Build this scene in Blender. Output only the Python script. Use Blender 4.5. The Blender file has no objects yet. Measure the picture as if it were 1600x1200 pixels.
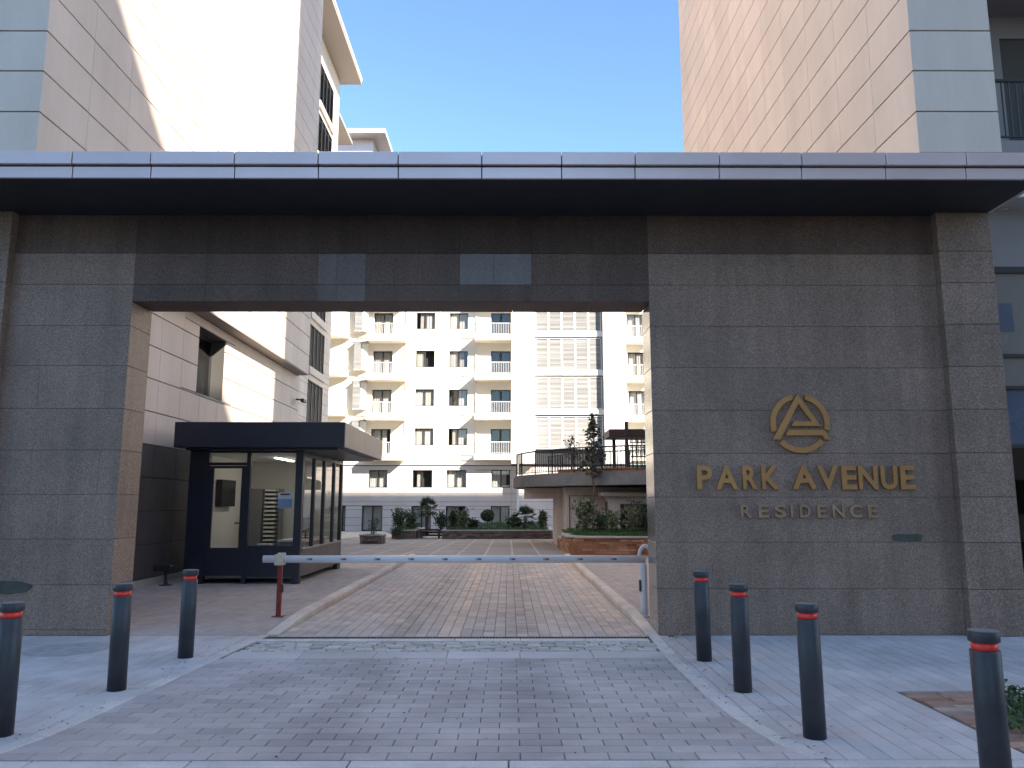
import bpy, math, random
from mathutils import Vector, Matrix
random.seed(7)
R = math.radians
scene = bpy.context.scene

# ------------------------------------------------------------------ camera
cam_data = bpy.data.cameras.new("camera")
cam_data.sensor_width = 36.0
cam_data.lens = 36.0 * 1220.0 / 1600.0
cam_data.clip_start = 0.05
cam_data.clip_end = 3000.0
cam = bpy.data.objects.new("camera", cam_data)
scene.collection.objects.link(cam)
cam.location = (0.0, 0.0, 1.6)
cam.rotation_euler = (R(90) + math.atan(188.0 / 1220.0), 0.0, -0.0041)
scene.camera = cam

# ------------------------------------------------------------------ sky, sun, exposure
SUN_EL = math.atan(0.608)
world = bpy.data.worlds.new("World")
scene.world = world
world.use_nodes = True
wn = world.node_tree
bg = wn.nodes["Background"]
sky = wn.nodes.new("ShaderNodeTexSky")
sky.sky_type = 'NISHITA'
sky.sun_disc = False
sky.sun_elevation = SUN_EL
sky.sun_rotation = R(135)
sky.air_density = 1.0
sky.dust_density = 0.2
sky.ozone_density = 1.0
tint = wn.nodes.new("ShaderNodeMix"); tint.data_type = 'RGBA'; tint.blend_type = 'MULTIPLY'
tint.inputs["Factor"].default_value = 1.0
tint.inputs["B"].default_value = (0.78, 0.935, 1.04, 1.0)
wn.links.new(sky.outputs[0], tint.inputs["A"])
wn.links.new(tint.outputs["Result"], bg.inputs[0])
bg.inputs[1].default_value = 0.123

sun_data = bpy.data.lights.new("sun", 'SUN')
sun_data.energy = 5.0
sun_data.angle = R(0.53)
sun_data.color = (1.0, 0.92, 0.80)
sun = bpy.data.objects.new("sun", sun_data)
scene.collection.objects.link(sun)
to_sun = Vector((math.sin(R(45)), -math.cos(R(45)), 0.608))
sun.rotation_euler = to_sun.to_track_quat('Z', 'Y').to_euler()
sun.location = (30, -30, 40)

vs = scene.view_settings
vs.view_transform = 'Standard'
vs.look = 'None'
vs.exposure = 1.55
vs.gamma = 1.0
vs.use_curve_mapping = False
scene.cycles.use_denoising = True
scene.cycles.max_bounces = 8
scene.cycles.diffuse_bounces = 5
scene.cycles.glossy_bounces = 4
scene.cycles.transparent_max_bounces = 16

# ------------------------------------------------------------------ materials
M = {}
def mat(name, col, rough=0.8, var=0.0, nscale=0.0, namt=0.0, fscale=0.0, famt=0.0, bump=0.0, bscale=60.0,
        metal=0.0, spec=0.5, coat=0.0, col2=None, stretch=None, tracks=False):
    """procedural material: base colour, variation per piece, broad blotches (nscale) and fine grain (fscale)"""
    m = bpy.data.materials.new(name); m.use_nodes = True
    nt = m.node_tree; N = nt.nodes; L = nt.links
    b = N["Principled BSDF"]
    b.inputs["Roughness"].default_value = rough
    b.inputs["Metallic"].default_value = metal
    b.inputs["Specular IOR Level"].default_value = spec
    b.inputs["Coat Weight"].default_value = coat
    b.inputs["Base Color"].default_value = (*col, 1)
    geo = N.new("ShaderNodeNewGeometry")
    pos = geo.outputs["Position"]
    if stretch:
        mp = N.new("ShaderNodeMapping"); mp.inputs["Scale"].default_value = stretch
        L.new(pos, mp.inputs["Vector"]); pos = mp.outputs[0]
    cur = None
    rgb = N.new("ShaderNodeRGB"); rgb.outputs[0].default_value = (*col, 1); cur = rgb.outputs[0]
    def noise(scale, detail=4.0, rgh=0.6):
        n = N.new("ShaderNodeTexNoise"); n.inputs["Scale"].default_value = scale
        n.inputs["Detail"].default_value = detail; n.inputs["Roughness"].default_value = rgh
        L.new(pos, n.inputs["Vector"]); return n.outputs["Fac"]
    def scale_by(cur, fac_socket, lo, hi, a=0.25, c=0.75):
        mr = N.new("ShaderNodeMapRange"); mr.inputs["From Min"].default_value = a; mr.inputs["From Max"].default_value = c
        mr.inputs["To Min"].default_value = lo; mr.inputs["To Max"].default_value = hi
        L.new(fac_socket, mr.inputs["Value"])
        vm = N.new("ShaderNodeVectorMath"); vm.operation = 'SCALE'
        L.new(cur, vm.inputs[0]); L.new(mr.outputs[0], vm.inputs["Scale"]); return vm.outputs[0]
    if var or col2:
        oi = N.new("ShaderNodeObjectInfo")
        ad = N.new("ShaderNodeMath"); ad.operation = 'ADD'
        L.new(oi.outputs["Random"], ad.inputs[0]); L.new(geo.outputs["Random Per Island"], ad.inputs[1])
        fr = N.new("ShaderNodeMath"); fr.operation = 'FRACT'; L.new(ad.outputs[0], fr.inputs[0])
        if col2:
            mu = N.new("ShaderNodeMath"); mu.operation = 'MULTIPLY'; mu.inputs[1].default_value = 7.31
            L.new(fr.outputs[0], mu.inputs[0])
            f2 = N.new("ShaderNodeMath"); f2.operation = 'FRACT'; L.new(mu.outputs[0], f2.inputs[0])
            mx = N.new("ShaderNodeMix"); mx.data_type = 'RGBA'
            L.new(f2.outputs[0], mx.inputs["Factor"]); L.new(cur, mx.inputs["A"]); mx.inputs["B"].default_value = (*col2, 1)
            cur = mx.outputs["Result"]
        if var:
            cur = scale_by(cur, fr.outputs[0], 1 - var, 1 + var, 0, 1)
    if namt:
        cur = scale_by(cur, noise(nscale), 1 - namt, 1 + namt)
    if famt:
        cur = scale_by(cur, noise(fscale, 2.0, 0.7), 1 - famt, 1 + famt, 0.3, 0.7)
    if tracks:                                             # rubbed-in tyre tracks along the drive
        sx = N.new("ShaderNodeSeparateXYZ"); L.new(geo.outputs["Position"], sx.inputs[0])
        def mth(op, a, bv):
            n = N.new("ShaderNodeMath"); n.operation = op; L.new(a, n.inputs[0])
            if bv is not None:
                if hasattr(bv, 'is_output'): L.new(bv, n.inputs[1])
                else: n.inputs[1].default_value = bv
            return n.outputs[0]
        wob = mth('MULTIPLY', noise(0.6), 0.5)
        d = mth('ABSOLUTE', mth('SUBTRACT', mth('ABSOLUTE', mth('ADD', mth('ADD', sx.outputs[0], 0.33), wob), None), 0.76), None)
        mr = N.new("ShaderNodeMapRange"); mr.interpolation_type = 'SMOOTHSTEP'; mr.inputs["From Min"].default_value = 0.05; mr.inputs["From Max"].default_value = 0.42
        mr.inputs["To Min"].default_value = 0.20; mr.inputs["To Max"].default_value = 0.0; L.new(d, mr.inputs["Value"])
        k = mth('SUBTRACT', mth('MULTIPLY', mth('MULTIPLY', mr.outputs[0], noise(1.7)), -1.6), -1.0)
        vm = N.new("ShaderNodeVectorMath"); vm.operation = 'SCALE'; L.new(cur, vm.inputs[0]); L.new(k, vm.inputs["Scale"]); cur = vm.outputs[0]
    L.new(cur, b.inputs["Base Color"])
    if bump:
        bp = N.new("ShaderNodeBump"); bp.inputs["Strength"].default_value = bump; bp.inputs["Distance"].default_value = 0.01
        L.new(noise(bscale, 3.0), bp.inputs["Height"]); L.new(bp.outputs[0], b.inputs["Normal"])
    if rough > 0.2 and (namt or famt):
        r = N.new("ShaderNodeMapRange"); r.inputs["To Min"].default_value = rough - 0.1; r.inputs["To Max"].default_value = min(1, rough + 0.1)
        L.new(noise(max(nscale, 0.5) * 2.3), r.inputs["Value"]); L.new(r.outputs[0], b.inputs["Roughness"])
    M[name] = m
    return m

def glass(name, tint, refl=1.0):
    m = bpy.data.materials.new(name); m.use_nodes = True
    nt = m.node_tree; N = nt.nodes; L = nt.links
    for n in list(N): N.remove(n)
    out = N.new("ShaderNodeOutputMaterial")
    tr = N.new("ShaderNodeBsdfTransparent"); tr.inputs[0].default_value = (*tint, 1)
    gl = N.new("ShaderNodeBsdfGlossy"); gl.inputs["Roughness"].default_value = 0.015
    fr = N.new("ShaderNodeLayerWeight"); fr.inputs["Blend"].default_value = 0.5
    pw = N.new("ShaderNodeMath"); pw.operation = 'POWER'; pw.inputs[1].default_value = 4.0
    L.new(fr.outputs["Facing"], pw.inputs[0])
    mu = N.new("ShaderNodeMath"); mu.operation = 'MULTIPLY_ADD'; mu.inputs[1].default_value = 0.9; mu.inputs[2].default_value = 0.075 * refl; mu.use_clamp = True
    L.new(pw.outputs[0], mu.inputs[0])
    mx = N.new("ShaderNodeMixShader")
    L.new(mu.outputs[0], mx.inputs[0]); L.new(tr.outputs[0], mx.inputs[1]); L.new(gl.outputs[0], mx.inputs[2])
    L.new(mx.outputs[0], out.inputs[0]); M[name] = m
    return m

def granite(name, dark, light, rough, scale=75.0, var=0.08):
    m = bpy.data.materials.new(name); m.use_nodes = True
    nt = m.node_tree; N = nt.nodes; L = nt.links; b = N["Principled BSDF"]
    geo = N.new("ShaderNodeNewGeometry")
    n1 = N.new("ShaderNodeTexNoise"); n1.inputs["Scale"].default_value = scale; n1.inputs["Detail"].default_value = 3; n1.inputs["Roughness"].default_value = 0.75
    n2 = N.new("ShaderNodeTexNoise"); n2.inputs["Scale"].default_value = 1.1; n2.inputs["Detail"].default_value = 6; n2.inputs["Roughness"].default_value = 0.65
    n3 = N.new("ShaderNodeTexVoronoi"); n3.inputs["Scale"].default_value = scale * 0.8
    for n in (n1, n2, n3): L.new(geo.outputs["Position"], n.inputs["Vector"])
    rp = N.new("ShaderNodeValToRGB")
    rp.color_ramp.elements[0].position = 0.36; rp.color_ramp.elements[0].color = (*dark, 1)
    rp.color_ramp.elements[1].position = 0.66; rp.color_ramp.elements[1].color = (*light, 1)
    L.new(n1.outputs["Fac"], rp.inputs[0])
    oi = N.new("ShaderNodeObjectInfo")
    mr = N.new("ShaderNodeMapRange"); mr.inputs["To Min"].default_value = 1 - var; mr.inputs["To Max"].default_value = 1 + var
    L.new(oi.outputs["Random"], mr.inputs["Value"])
    mr2 = N.new("ShaderNodeMapRange"); mr2.inputs["From Min"].default_value = 0.3; mr2.inputs["From Max"].default_value = 0.7
    mr2.inputs["To Min"].default_value = 0.82; mr2.inputs["To Max"].default_value = 1.15
    L.new(n2.outputs["Fac"], mr2.inputs["Value"])
    mr3 = N.new("ShaderNodeMapRange"); mr3.inputs["To Min"].default_value = 0.75; mr3.inputs["To Max"].default_value = 1.2
    sx = N.new("ShaderNodeSeparateColor"); L.new(n3.outputs["Color"], sx.inputs[0]); L.new(sx.outputs[0], mr3.inputs["Value"])
    mp = N.new("ShaderNodeMapping"); mp.inputs["Scale"].default_value = (3.0, 3.0, 0.22); L.new(geo.outputs["Position"], mp.inputs["Vector"])
    n4 = N.new("ShaderNodeTexNoise"); n4.inputs["Scale"].default_value = 1.6; n4.inputs["Detail"].default_value = 5; L.new(mp.outputs[0], n4.inputs["Vector"])
    mr4 = N.new("ShaderNodeMapRange"); mr4.inputs["From Min"].default_value = 0.3; mr4.inputs["From Max"].default_value = 0.7
    mr4.inputs["To Min"].default_value = 0.86; mr4.inputs["To Max"].default_value = 1.12; L.new(n4.outputs["Fac"], mr4.inputs["Value"])
    a0 = N.new("ShaderNodeMath"); a0.operation = 'MULTIPLY'; L.new(mr.outputs[0], a0.inputs[0]); L.new(mr4.outputs[0], a0.inputs[1])
    a = N.new("ShaderNodeMath"); a.operation = 'MULTIPLY'; L.new(a0.outputs[0], a.inputs[0]); L.new(mr2.outputs[0], a.inputs[1])
    c = N.new("ShaderNodeMath"); c.operation = 'MULTIPLY'; L.new(a.outputs[0], c.inputs[0]); L.new(mr3.outputs[0], c.inputs[1])
    v = N.new("ShaderNodeVectorMath"); v.operation = 'SCALE'; L.new(rp.outputs[0], v.inputs[0]); L.new(c.outputs[0], v.inputs["Scale"])
    L.new(v.outputs[0], b.inputs["Base Color"])
    rr = N.new("ShaderNodeMapRange"); rr.inputs["To Min"].default_value = max(0.05, rough - 0.08); rr.inputs["To Max"].default_value = rough + 0.1
    L.new(n2.outputs["Fac"], rr.inputs["Value"]); L.new(rr.outputs[0], b.inputs["Roughness"])
    M[name] = m
    return m

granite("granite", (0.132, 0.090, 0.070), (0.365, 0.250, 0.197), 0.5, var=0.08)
granite("granite_shaded", (0.070, 0.046, 0.037), (0.19, 0.127, 0.104), 0.5, var=0.10)  # pier granite again, with the shade below the canopy painted into its colour
M["granite_shaded"].node_tree.nodes["Principled BSDF"].inputs["Specular IOR Level"].default_value = 0.3
granite("granite_head_shaded", (0.044, 0.031, 0.026), (0.115, 0.080, 0.068), 0.6)  # top lintel course: canopy shade painted in darker still
M["granite_head_shaded"].node_tree.nodes["Principled BSDF"].inputs["Specular IOR Level"].default_value = 0.25
granite("granite_jamb", (0.10, 0.088, 0.078), (0.26, 0.225, 0.20), 0.14)
granite("granite_tile", (0.066, 0.046, 0.038), (0.18, 0.125, 0.104), 0.30)
mat("core", (0.03, 0.03, 0.03), 0.9)
mat("gate_core", (0.10, 0.085, 0.075), 0.95)
mat("joint", (0.13, 0.125, 0.12), 0.95)
mat("canopy_soffit", (0.035, 0.036, 0.042), 0.5, nscale=1.5, namt=0.12)
mat("fascia", (0.72, 0.58, 0.57), 0.35, var=0.05, nscale=1.2, namt=0.06, metal=0.3, bump=0.12, bscale=1.6)
mat("panel", (0.71, 0.59, 0.50), 0.6, var=0.045, nscale=0.9, namt=0.09, stretch=(1.4, 1.4, 0.35), fscale=30, famt=0.03)
mat("panel_gap", (0.08, 0.075, 0.07), 0.9)
mat("facade_cream", (0.88, 0.80, 0.67), 0.85, nscale=0.5, namt=0.04, fscale=12, famt=0.02)
mat("facade_white", (0.80, 0.78, 0.74), 0.85, nscale=0.5, namt=0.04)
mat("facade_panel", (0.68, 0.585, 0.53), 0.7, var=0.05, nscale=0.6, namt=0.06)
mat("concrete", (0.20, 0.195, 0.19), 0.9, nscale=2.0, namt=0.25, fscale=20, famt=0.1)
mat("mauve_panel", (0.25, 0.225, 0.23), 0.6, nscale=1, namt=0.06)
mat("taupe_panel", (0.22, 0.20, 0.185), 0.25, nscale=1, namt=0.1)
mat("plaster", (0.62, 0.52, 0.45), 0.9, nscale=1.2, namt=0.07)
mat("dark_frame", (0.035, 0.033, 0.034), 0.4)
mat("navy_metal", (0.022, 0.026, 0.040), 0.38, nscale=2.0, namt=0.12)
mat("booth_side", (0.34, 0.285, 0.255), 0.5, nscale=1.5, namt=0.08)
mat("booth_lower", (0.13, 0.115, 0.11), 0.5, nscale=1.5, namt=0.08)
mat("panel_shaded", (0.10, 0.088, 0.088), 0.5, var=0.12, nscale=1.2, namt=0.15, fscale=40, famt=0.1)  # wall panel with the shade of the lower wall painted into its colour
mat("rail_white", (0.72, 0.71, 0.70), 0.5)
mat("rail_dark", (0.06, 0.06, 0.065), 0.5, metal=0.4)
mat("louver", (0.43, 0.415, 0.40), 0.45, var=0.14)
mat("louver_dark", (0.10, 0.105, 0.11), 0.5, var=0.15)
mat("curtain", (0.40, 0.36, 0.33), 0.9, var=0.2, col2=(0.62, 0.60, 0.57))
mat("room_dark", (0.05, 0.047, 0.045), 0.9)
glass("glass", (0.90, 0.92, 0.91))
glass("glass_dark", (0.20, 0.23, 0.27), 1.3)
mat("window_blue", (0.10, 0.125, 0.18), 0.25, nscale=1.5, namt=0.2)
mat("paver_grey", (0.46, 0.395, 0.375), 0.85, tracks=True, var=0.11, nscale=0.8, namt=0.26, fscale=90, famt=0.10, bump=0.25, bscale=140)
mat("paver_tan", (0.49, 0.43, 0.38), 0.85, tracks=True, var=0.13, col2=(0.46, 0.405, 0.375), nscale=0.7, namt=0.15, fscale=90, famt=0.10, bump=0.25, bscale=140)
mat("paver_light", (0.56, 0.465, 0.385), 0.85, var=0.10, nscale=0.7, namt=0.12, fscale=90, famt=0.10)
mat("paver_walk", (0.54, 0.49, 0.475), 0.85, var=0.08, nscale=0.8, namt=0.22, fscale=80, famt=0.08, bump=0.2, bscale=140)
mat("paver_inner", (0.42, 0.37, 0.345), 0.85, var=0.09, nscale=0.8, namt=0.14, fscale=80, famt=0.08)
mat("paver_bed", (0.11, 0.105, 0.10), 0.95, nscale=3.0, namt=0.2)
mat("court_slab", (0.29, 0.25, 0.225), 0.8, var=0.10, nscale=0.7, namt=0.14)
mat("court_band", (0.46, 0.41, 0.37), 0.85, nscale=2.0, namt=0.12)
mat("kerb", (0.62, 0.55, 0.48), 0.85, var=0.07, nscale=2.5, namt=0.18, fscale=60, famt=0.1)
mat("kerb_white", (0.60, 0.545, 0.51), 0.85, var=0.06, nscale=2.5, namt=0.18, fscale=60, famt=0.1)
mat("cobble", (0.50, 0.455, 0.41), 0.85, var=0.22, fscale=60, famt=0.15)
mat("soil", (0.06, 0.05, 0.04), 0.95, nscale=4, namt=0.3)
mat("ground", (0.06, 0.06, 0.06), 0.95, nscale=0.8, namt=0.2)
mat("iron", (0.07, 0.07, 0.072), 0.55, metal=0.5, nscale=6, namt=0.3)
mat("manhole", (0.40, 0.37, 0.365), 0.8, nscale=8, namt=0.25)
mat("bollard", (0.036, 0.037, 0.045), 0.5, nscale=5, namt=0.3, fscale=60, famt=0.15)
mat("bollard_top", (0.16, 0.16, 0.165), 0.6, nscale=12, namt=0.3)
mat("red_band", (0.80, 0.045, 0.03), 0.35, spec=0.6)
mat("red_paint", (0.20, 0.018, 0.015), 0.45, nscale=8, namt=0.25)
mat("arm_white", (0.72, 0.72, 0.74), 0.35, nscale=3, namt=0.05)
mat("sticker_red", (0.22, 0.07, 0.05), 0.4)
mat("cream_plastic", (0.60, 0.52, 0.40), 0.6, nscale=20, namt=0.15)
mat("brass", (0.46, 0.24, 0.09), 0.42, metal=0.45, nscale=3, namt=0.14)
mat("bronze_dull", (0.36, 0.235, 0.14), 0.5, metal=0.35, nscale=5, namt=0.2)
mat("paint_patch", (0.075, 0.075, 0.062), 0.9, nscale=9, namt=0.3)
mat("stone_red", (0.33, 0.125, 0.06), 0.9, var=0.35, col2=(0.42, 0.25, 0.15), nscale=6, namt=0.2)
mat("stone_brown", (0.14, 0.085, 0.065), 0.9, var=0.35, col2=(0.22, 0.16, 0.13), nscale=6, namt=0.2)
mat("clay", (0.36, 0.19, 0.12), 0.9, var=0.22, col2=(0.42, 0.33, 0.27), nscale=5, namt=0.25, bump=0.3)
mat("clay_bed", (0.16, 0.12, 0.10), 0.95, nscale=5, namt=0.3)
mat("coping", (0.42, 0.42, 0.38), 0.85, nscale=3, namt=0.15)
mat("leaf_dark", (0.05, 0.075, 0.03), 0.55, var=0.5)
mat("leaf_mid", (0.07, 0.11, 0.04), 0.55, var=0.45)
mat("leaf_olive", (0.12, 0.135, 0.06), 0.55, var=0.4)
mat("leaf_bronze", (0.042, 0.040, 0.028), 0.5, var=0.5, col2=(0.05, 0.06, 0.03))
mat("leaf_red", (0.16, 0.05, 0.04), 0.55, var=0.4)
mat("grass", (0.055, 0.12, 0.025), 0.7, var=0.4)
mat("bark", (0.12, 0.09, 0.07), 0.9, nscale=8, namt=0.3)
mat("bark_pale", (0.35, 0.31, 0.26), 0.9, nscale=8, namt=0.3)
mat("wood_brown", (0.065, 0.028, 0.022), 0.6, nscale=3, namt=0.2, stretch=(1, 1, 8))
mat("int_wall", (0.80, 0.78, 0.72), 0.9)
mat("int_grey", (0.22, 0.22, 0.23), 0.6)
m_ = mat("lamp_glow", (0.9, 0.9, 0.85), 0.6); m_.node_tree.nodes["Principled BSDF"].inputs["Emission Color"].default_value = (1.0, 0.95, 0.82, 1); m_.node_tree.nodes["Principled BSDF"].inputs["Emission Strength"].default_value = 7.0
mat("paper", (0.72, 0.74, 0.80), 0.8)
mat("paper_blue", (0.30, 0.40, 0.62), 0.8)
mat("screen_black", (0.012, 0.012, 0.014), 0.25)
mat("eave", (0.34, 0.30, 0.27), 0.8)
mat("roof_edge", (0.62, 0.60, 0.58), 0.7)
mat("backing_block", (0.33, 0.29, 0.26), 0.9, nscale=0.3, namt=0.1)

# ------------------------------------------------------------------ mesh helpers
COL = scene.collection
class MB:
    def __init__(s): s.v = []; s.f = []
    def add(s, vs_, fs_):
        o = len(s.v); s.v += [tuple(p) for p in vs_]; s.f += [tuple(i + o for i in f) for f in fs_]; return s
    def box(s, x0, x1, y0, y1, z0, z1):
        return s.add([(x0,y0,z0),(x1,y0,z0),(x1,y1,z0),(x0,y1,z0),(x0,y0,z1),(x1,y0,z1),(x1,y1,z1),(x0,y1,z1)],
                     [(0,3,2,1),(4,5,6,7),(0,1,5,4),(1,2,6,5),(2,3,7,6),(3,0,4,7)])
    def bbox(s, x0, x1, y0, y1, z0, z1, c=0.01):
        """box with chamfered edges"""
        c = min(c, (x1-x0)*.45, (y1-y0)*.45, (z1-z0)*.45)
        V = []; idx = {}
        X = (x0, x1); Y = (y0, y1); Z = (z0, z1)
        for i in (0,1):
            for j in (0,1):
                for k in (0,1):
                    sx = c if i == 0 else -c; sy = c if j == 0 else -c; sz = c if k == 0 else -c
                    idx[(i,j,k,'x')] = len(V); V.append((X[i], Y[j]+sy, Z[k]+sz))
                    idx[(i,j,k,'y')] = len(V); V.append((X[i]+sx, Y[j], Z[k]+sz))
                    idx[(i,j,k,'z')] = len(V); V.append((X[i]+sx, Y[j]+sy, Z[k]))
        F = []
        def q(*ids):
            ctr = Vector(((x0+x1)/2,(y0+y1)/2,(z0+z1)/2))
            p = [Vector(V[i]) for i in ids]
            n = (p[1]-p[0]).cross(p[2]-p[0]); m_ = sum(p, Vector())/len(p) - ctr
            F.append(tuple(ids) if n.dot(m_) > 0 else tuple(reversed(ids)))
        for i in (0,1):
            q(idx[(i,0,0,'x')], idx[(i,1,0,'x')], idx[(i,1,1,'x')], idx[(i,0,1,'x')])
            q(idx[(0,i,0,'y')], idx[(1,i,0,'y')], idx[(1,i,1,'y')], idx[(0,i,1,'y')])
            q(idx[(0,0,i,'z')], idx[(1,0,i,'z')], idx[(1,1,i,'z')], idx[(0,1,i,'z')])
            for j in (0,1):
                q(idx[(i,j,0,'x')], idx[(i,j,1,'x')], idx[(i,j,1,'y')], idx[(i,j,0,'y')])
                q(idx[(i,0,j,'x')], idx[(i,1,j,'x')], idx[(i,1,j,'z')], idx[(i,0,j,'z')])
                q(idx[(0,i,j,'y')], idx[(1,i,j,'y')], idx[(1,i,j,'z')], idx[(0,i,j,'z')])
                for k in (0,1):
                    q(idx[(i,j,k,'x')], idx[(i,j,k,'y')], idx[(i,j,k,'z')])
        return s.add(V, F)
    def tube(s, a, b, r0, r1=None, n=10, cap=True):
        r1 = r0 if r1 is None else r1
        a = Vector(a); b = Vector(b); d = (b-a).normalized()
        u = d.orthogonal().normalized(); w = d.cross(u)
        V = []
        for p, r in ((a, r0), (b, r1)):
            for i in range(n):
                t = 2*math.pi*i/n; V.append(p + u*math.cos(t)*r + w*math.sin(t)*r)
        F = [(i, (i+1)%n, n+(i+1)%n, n+i) for i in range(n)]
        if cap: F += [tuple(reversed(range(n))), tuple(range(n, 2*n))]
        return s.add(V, F)
    def lathe(s, c, prof, n=24):
        V = []; 
        for r, z in prof:
            for i in range(n):
                t = 2*math.pi*i/n; V.append((c[0]+r*math.cos(t), c[1]+r*math.sin(t), c[2]+z))
        F = []
        for k in range(len(prof)-1):
            for i in range(n):
                j = (i+1)%n; F.append((k*n+i, k*n+j, (k+1)*n+j, (k+1)*n+i))
        F.append(tuple(reversed(range(n)))); F.append(tuple(range((len(prof)-1)*n, len(prof)*n)))
        return s.add(V, F)
    def prism(s, poly, z0, z1):
        n = len(poly)
        V = [(p[0], p[1], z0) for p in poly] + [(p[0], p[1], z1) for p in poly]
        F = [tuple(reversed(range(n))), tuple(range(n, 2*n))] + [(i, (i+1)%n, n+(i+1)%n, n+i) for i in range(n)]
        return s.add(V, F)
    def prism_xz(s, poly, y0, y1):
        """polygon in x,z (counter-clockwise seen from -y), front at y0, back at y1"""
        n = len(poly)
        V = [(p[0], y0, p[1]) for p in poly] + [(p[0], y1, p[1]) for p in poly]
        F = [tuple(range(n)), tuple(reversed(range(n, 2*n)))] + [((i+1)%n, i, n+i, n+(i+1)%n) for i in range(n)]
        return s.add(V, F)
    def mesh(s, name, m, smooth=False):
        me = bpy.data.meshes.new(name); me.from_pydata(s.v, [], s.f); me.update()
        if m: me.materials.append(M[m])
        if smooth:
            for p in me.polygons: p.use_smooth = True
        return me
    def build(s, name, m, parent=None, smooth=False, kind=None):
        return link(name, s.mesh(name, m, smooth), parent, kind=kind)

def link(name, data, parent=None, loc=(0,0,0), kind=None, rot=None):
    o = bpy.data.objects.new(name, data); COL.objects.link(o)
    o.location = loc
    if rot: o.rotation_euler = rot
    if parent:
        o.parent = parent; o.matrix_parent_inverse = parent.matrix_basis.inverted()
    if kind: o["kind"] = kind
    return o
def thing(name, label, cat, loc=(0,0,0), group=None):
    o = link(name, None, None, loc); o.empty_display_size = 0.3
    return tag(o, label, cat, group)
def tag(o, label, cat, group=None):
    o["label"] = label; o["category"] = cat
    if group: o["group"] = group
    return o
def structure(o): o["kind"] = "structure"; return o
def copy_tree(o, parent=None):
    inv = o.matrix_parent_inverse.copy()
    c = o.copy(); COL.objects.link(c); c.parent = parent; c.matrix_parent_inverse = inv
    for ch in list(o.children): copy_tree(ch, c)
    return c

AX = {'z': lambda u,v,d: (u, v, d), '-y': lambda u,v,d: (u, -d, v), '+x': lambda u,v,d: (d, u, v), '-x': lambda u,v,d: (-d, -u, v), '-z': lambda u,v,d: (u, -v, -d)}
def tile_geo(w, h, d, c):
    a, b = w/2, h/2
    P = []
    for (ww, hh, dd) in ((a, b, 0), (a, b, d-c), (a-c, b-c, d)):
        P += [(-ww,-hh,dd),(ww,-hh,dd),(ww,hh,dd),(-ww,hh,dd)]
    F = []
    for k in (0, 4):
        for i in range(4):
            j = (i+1)%4; F.append((k+i, k+j, k+4+j, k+4+i))
    F.append((8,9,10,11))
    return P, F
TC = {}
def tile_mesh(name, w, h, d, c, axis, m):
    key = (name, round(w,3), round(h,3), d, c, axis, m)
    if key not in TC:
        P, F = tile_geo(w, h, d, c)
        mb = MB(); mb.add([AX[axis](*p) for p in P], F); TC[key] = mb.mesh(name, m)
    return TC[key]
def add_tile(mb, w, h, d, c, axis, loc):
    P, F = tile_geo(w, h, d, c)
    mb.add([tuple(Vector(AX[axis](*p)) + Vector(loc)) for p in P], F)

def place_tiles(name, tiles, depth, cham, axis, parent, default_mat, limit=290, stuff_name=None, cx=0.0, cy=0.0, jit=0.0):
    """tiles: (loc, w, h[, material]); those that show largest become parts, the rest one stuff part"""
    def size(t):
        l = Vector(t[0]) - Vector((0, 0, 1.6)); dist = max(l.length, 0.5)
        inview = l.y > 0.3 and abs(l.x / max(l.y, .01)) < 0.75
        return (t[1]*t[2]) / dist**2 * (1 if inview else 0.02)
    tiles = sorted(tiles, key=size, reverse=True)
    for i, t in enumerate(tiles[:limit]):
        m = t[3] if len(t) > 3 else default_mat
        loc = Vector(t[0])
        if jit: loc += Vector(AX[axis](0, 0, random.uniform(-jit, jit)))
        o = link(name, tile_mesh(name, t[1], t[2], depth, cham, axis, m), parent, loc)
    rest = {}
    for t in tiles[limit:]:
        rest.setdefault(t[3] if len(t) > 3 else default_mat, []).append(t)
    for m, ts in rest.items():
        mb = MB()
        for t in ts:
            loc = Vector(t[0])
            if jit: loc += Vector(AX[axis](0, 0, random.uniform(-jit, jit)))
            add_tile(mb, t[1], t[2], depth, cham, axis, loc)
        mb.build(stuff_name or (name + "s_beyond"), m, parent, kind="stuff")

def railing(mb, pts, h, spacing=0.12, r=0.012, top=0.03, low=0.08):
    for a, b in zip(pts[:-1], pts[1:]):
        a = Vector(a); b = Vector(b); n = max(1, int((b-a).length/spacing))
        mb.tube(a+Vector((0,0,h)), b+Vector((0,0,h)), top, n=6)
        mb.tube(a+Vector((0,0,low)), b+Vector((0,0,low)), r*1.3, n=5)
        for i in range(n+1):
            p = a.lerp(b, i/n); mb.tube(p+Vector((0,0,low if 0 < i < n else 0)), p+Vector((0,0,h)), r if 0 < i < n else r*1.8, n=5, cap=False)

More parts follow.
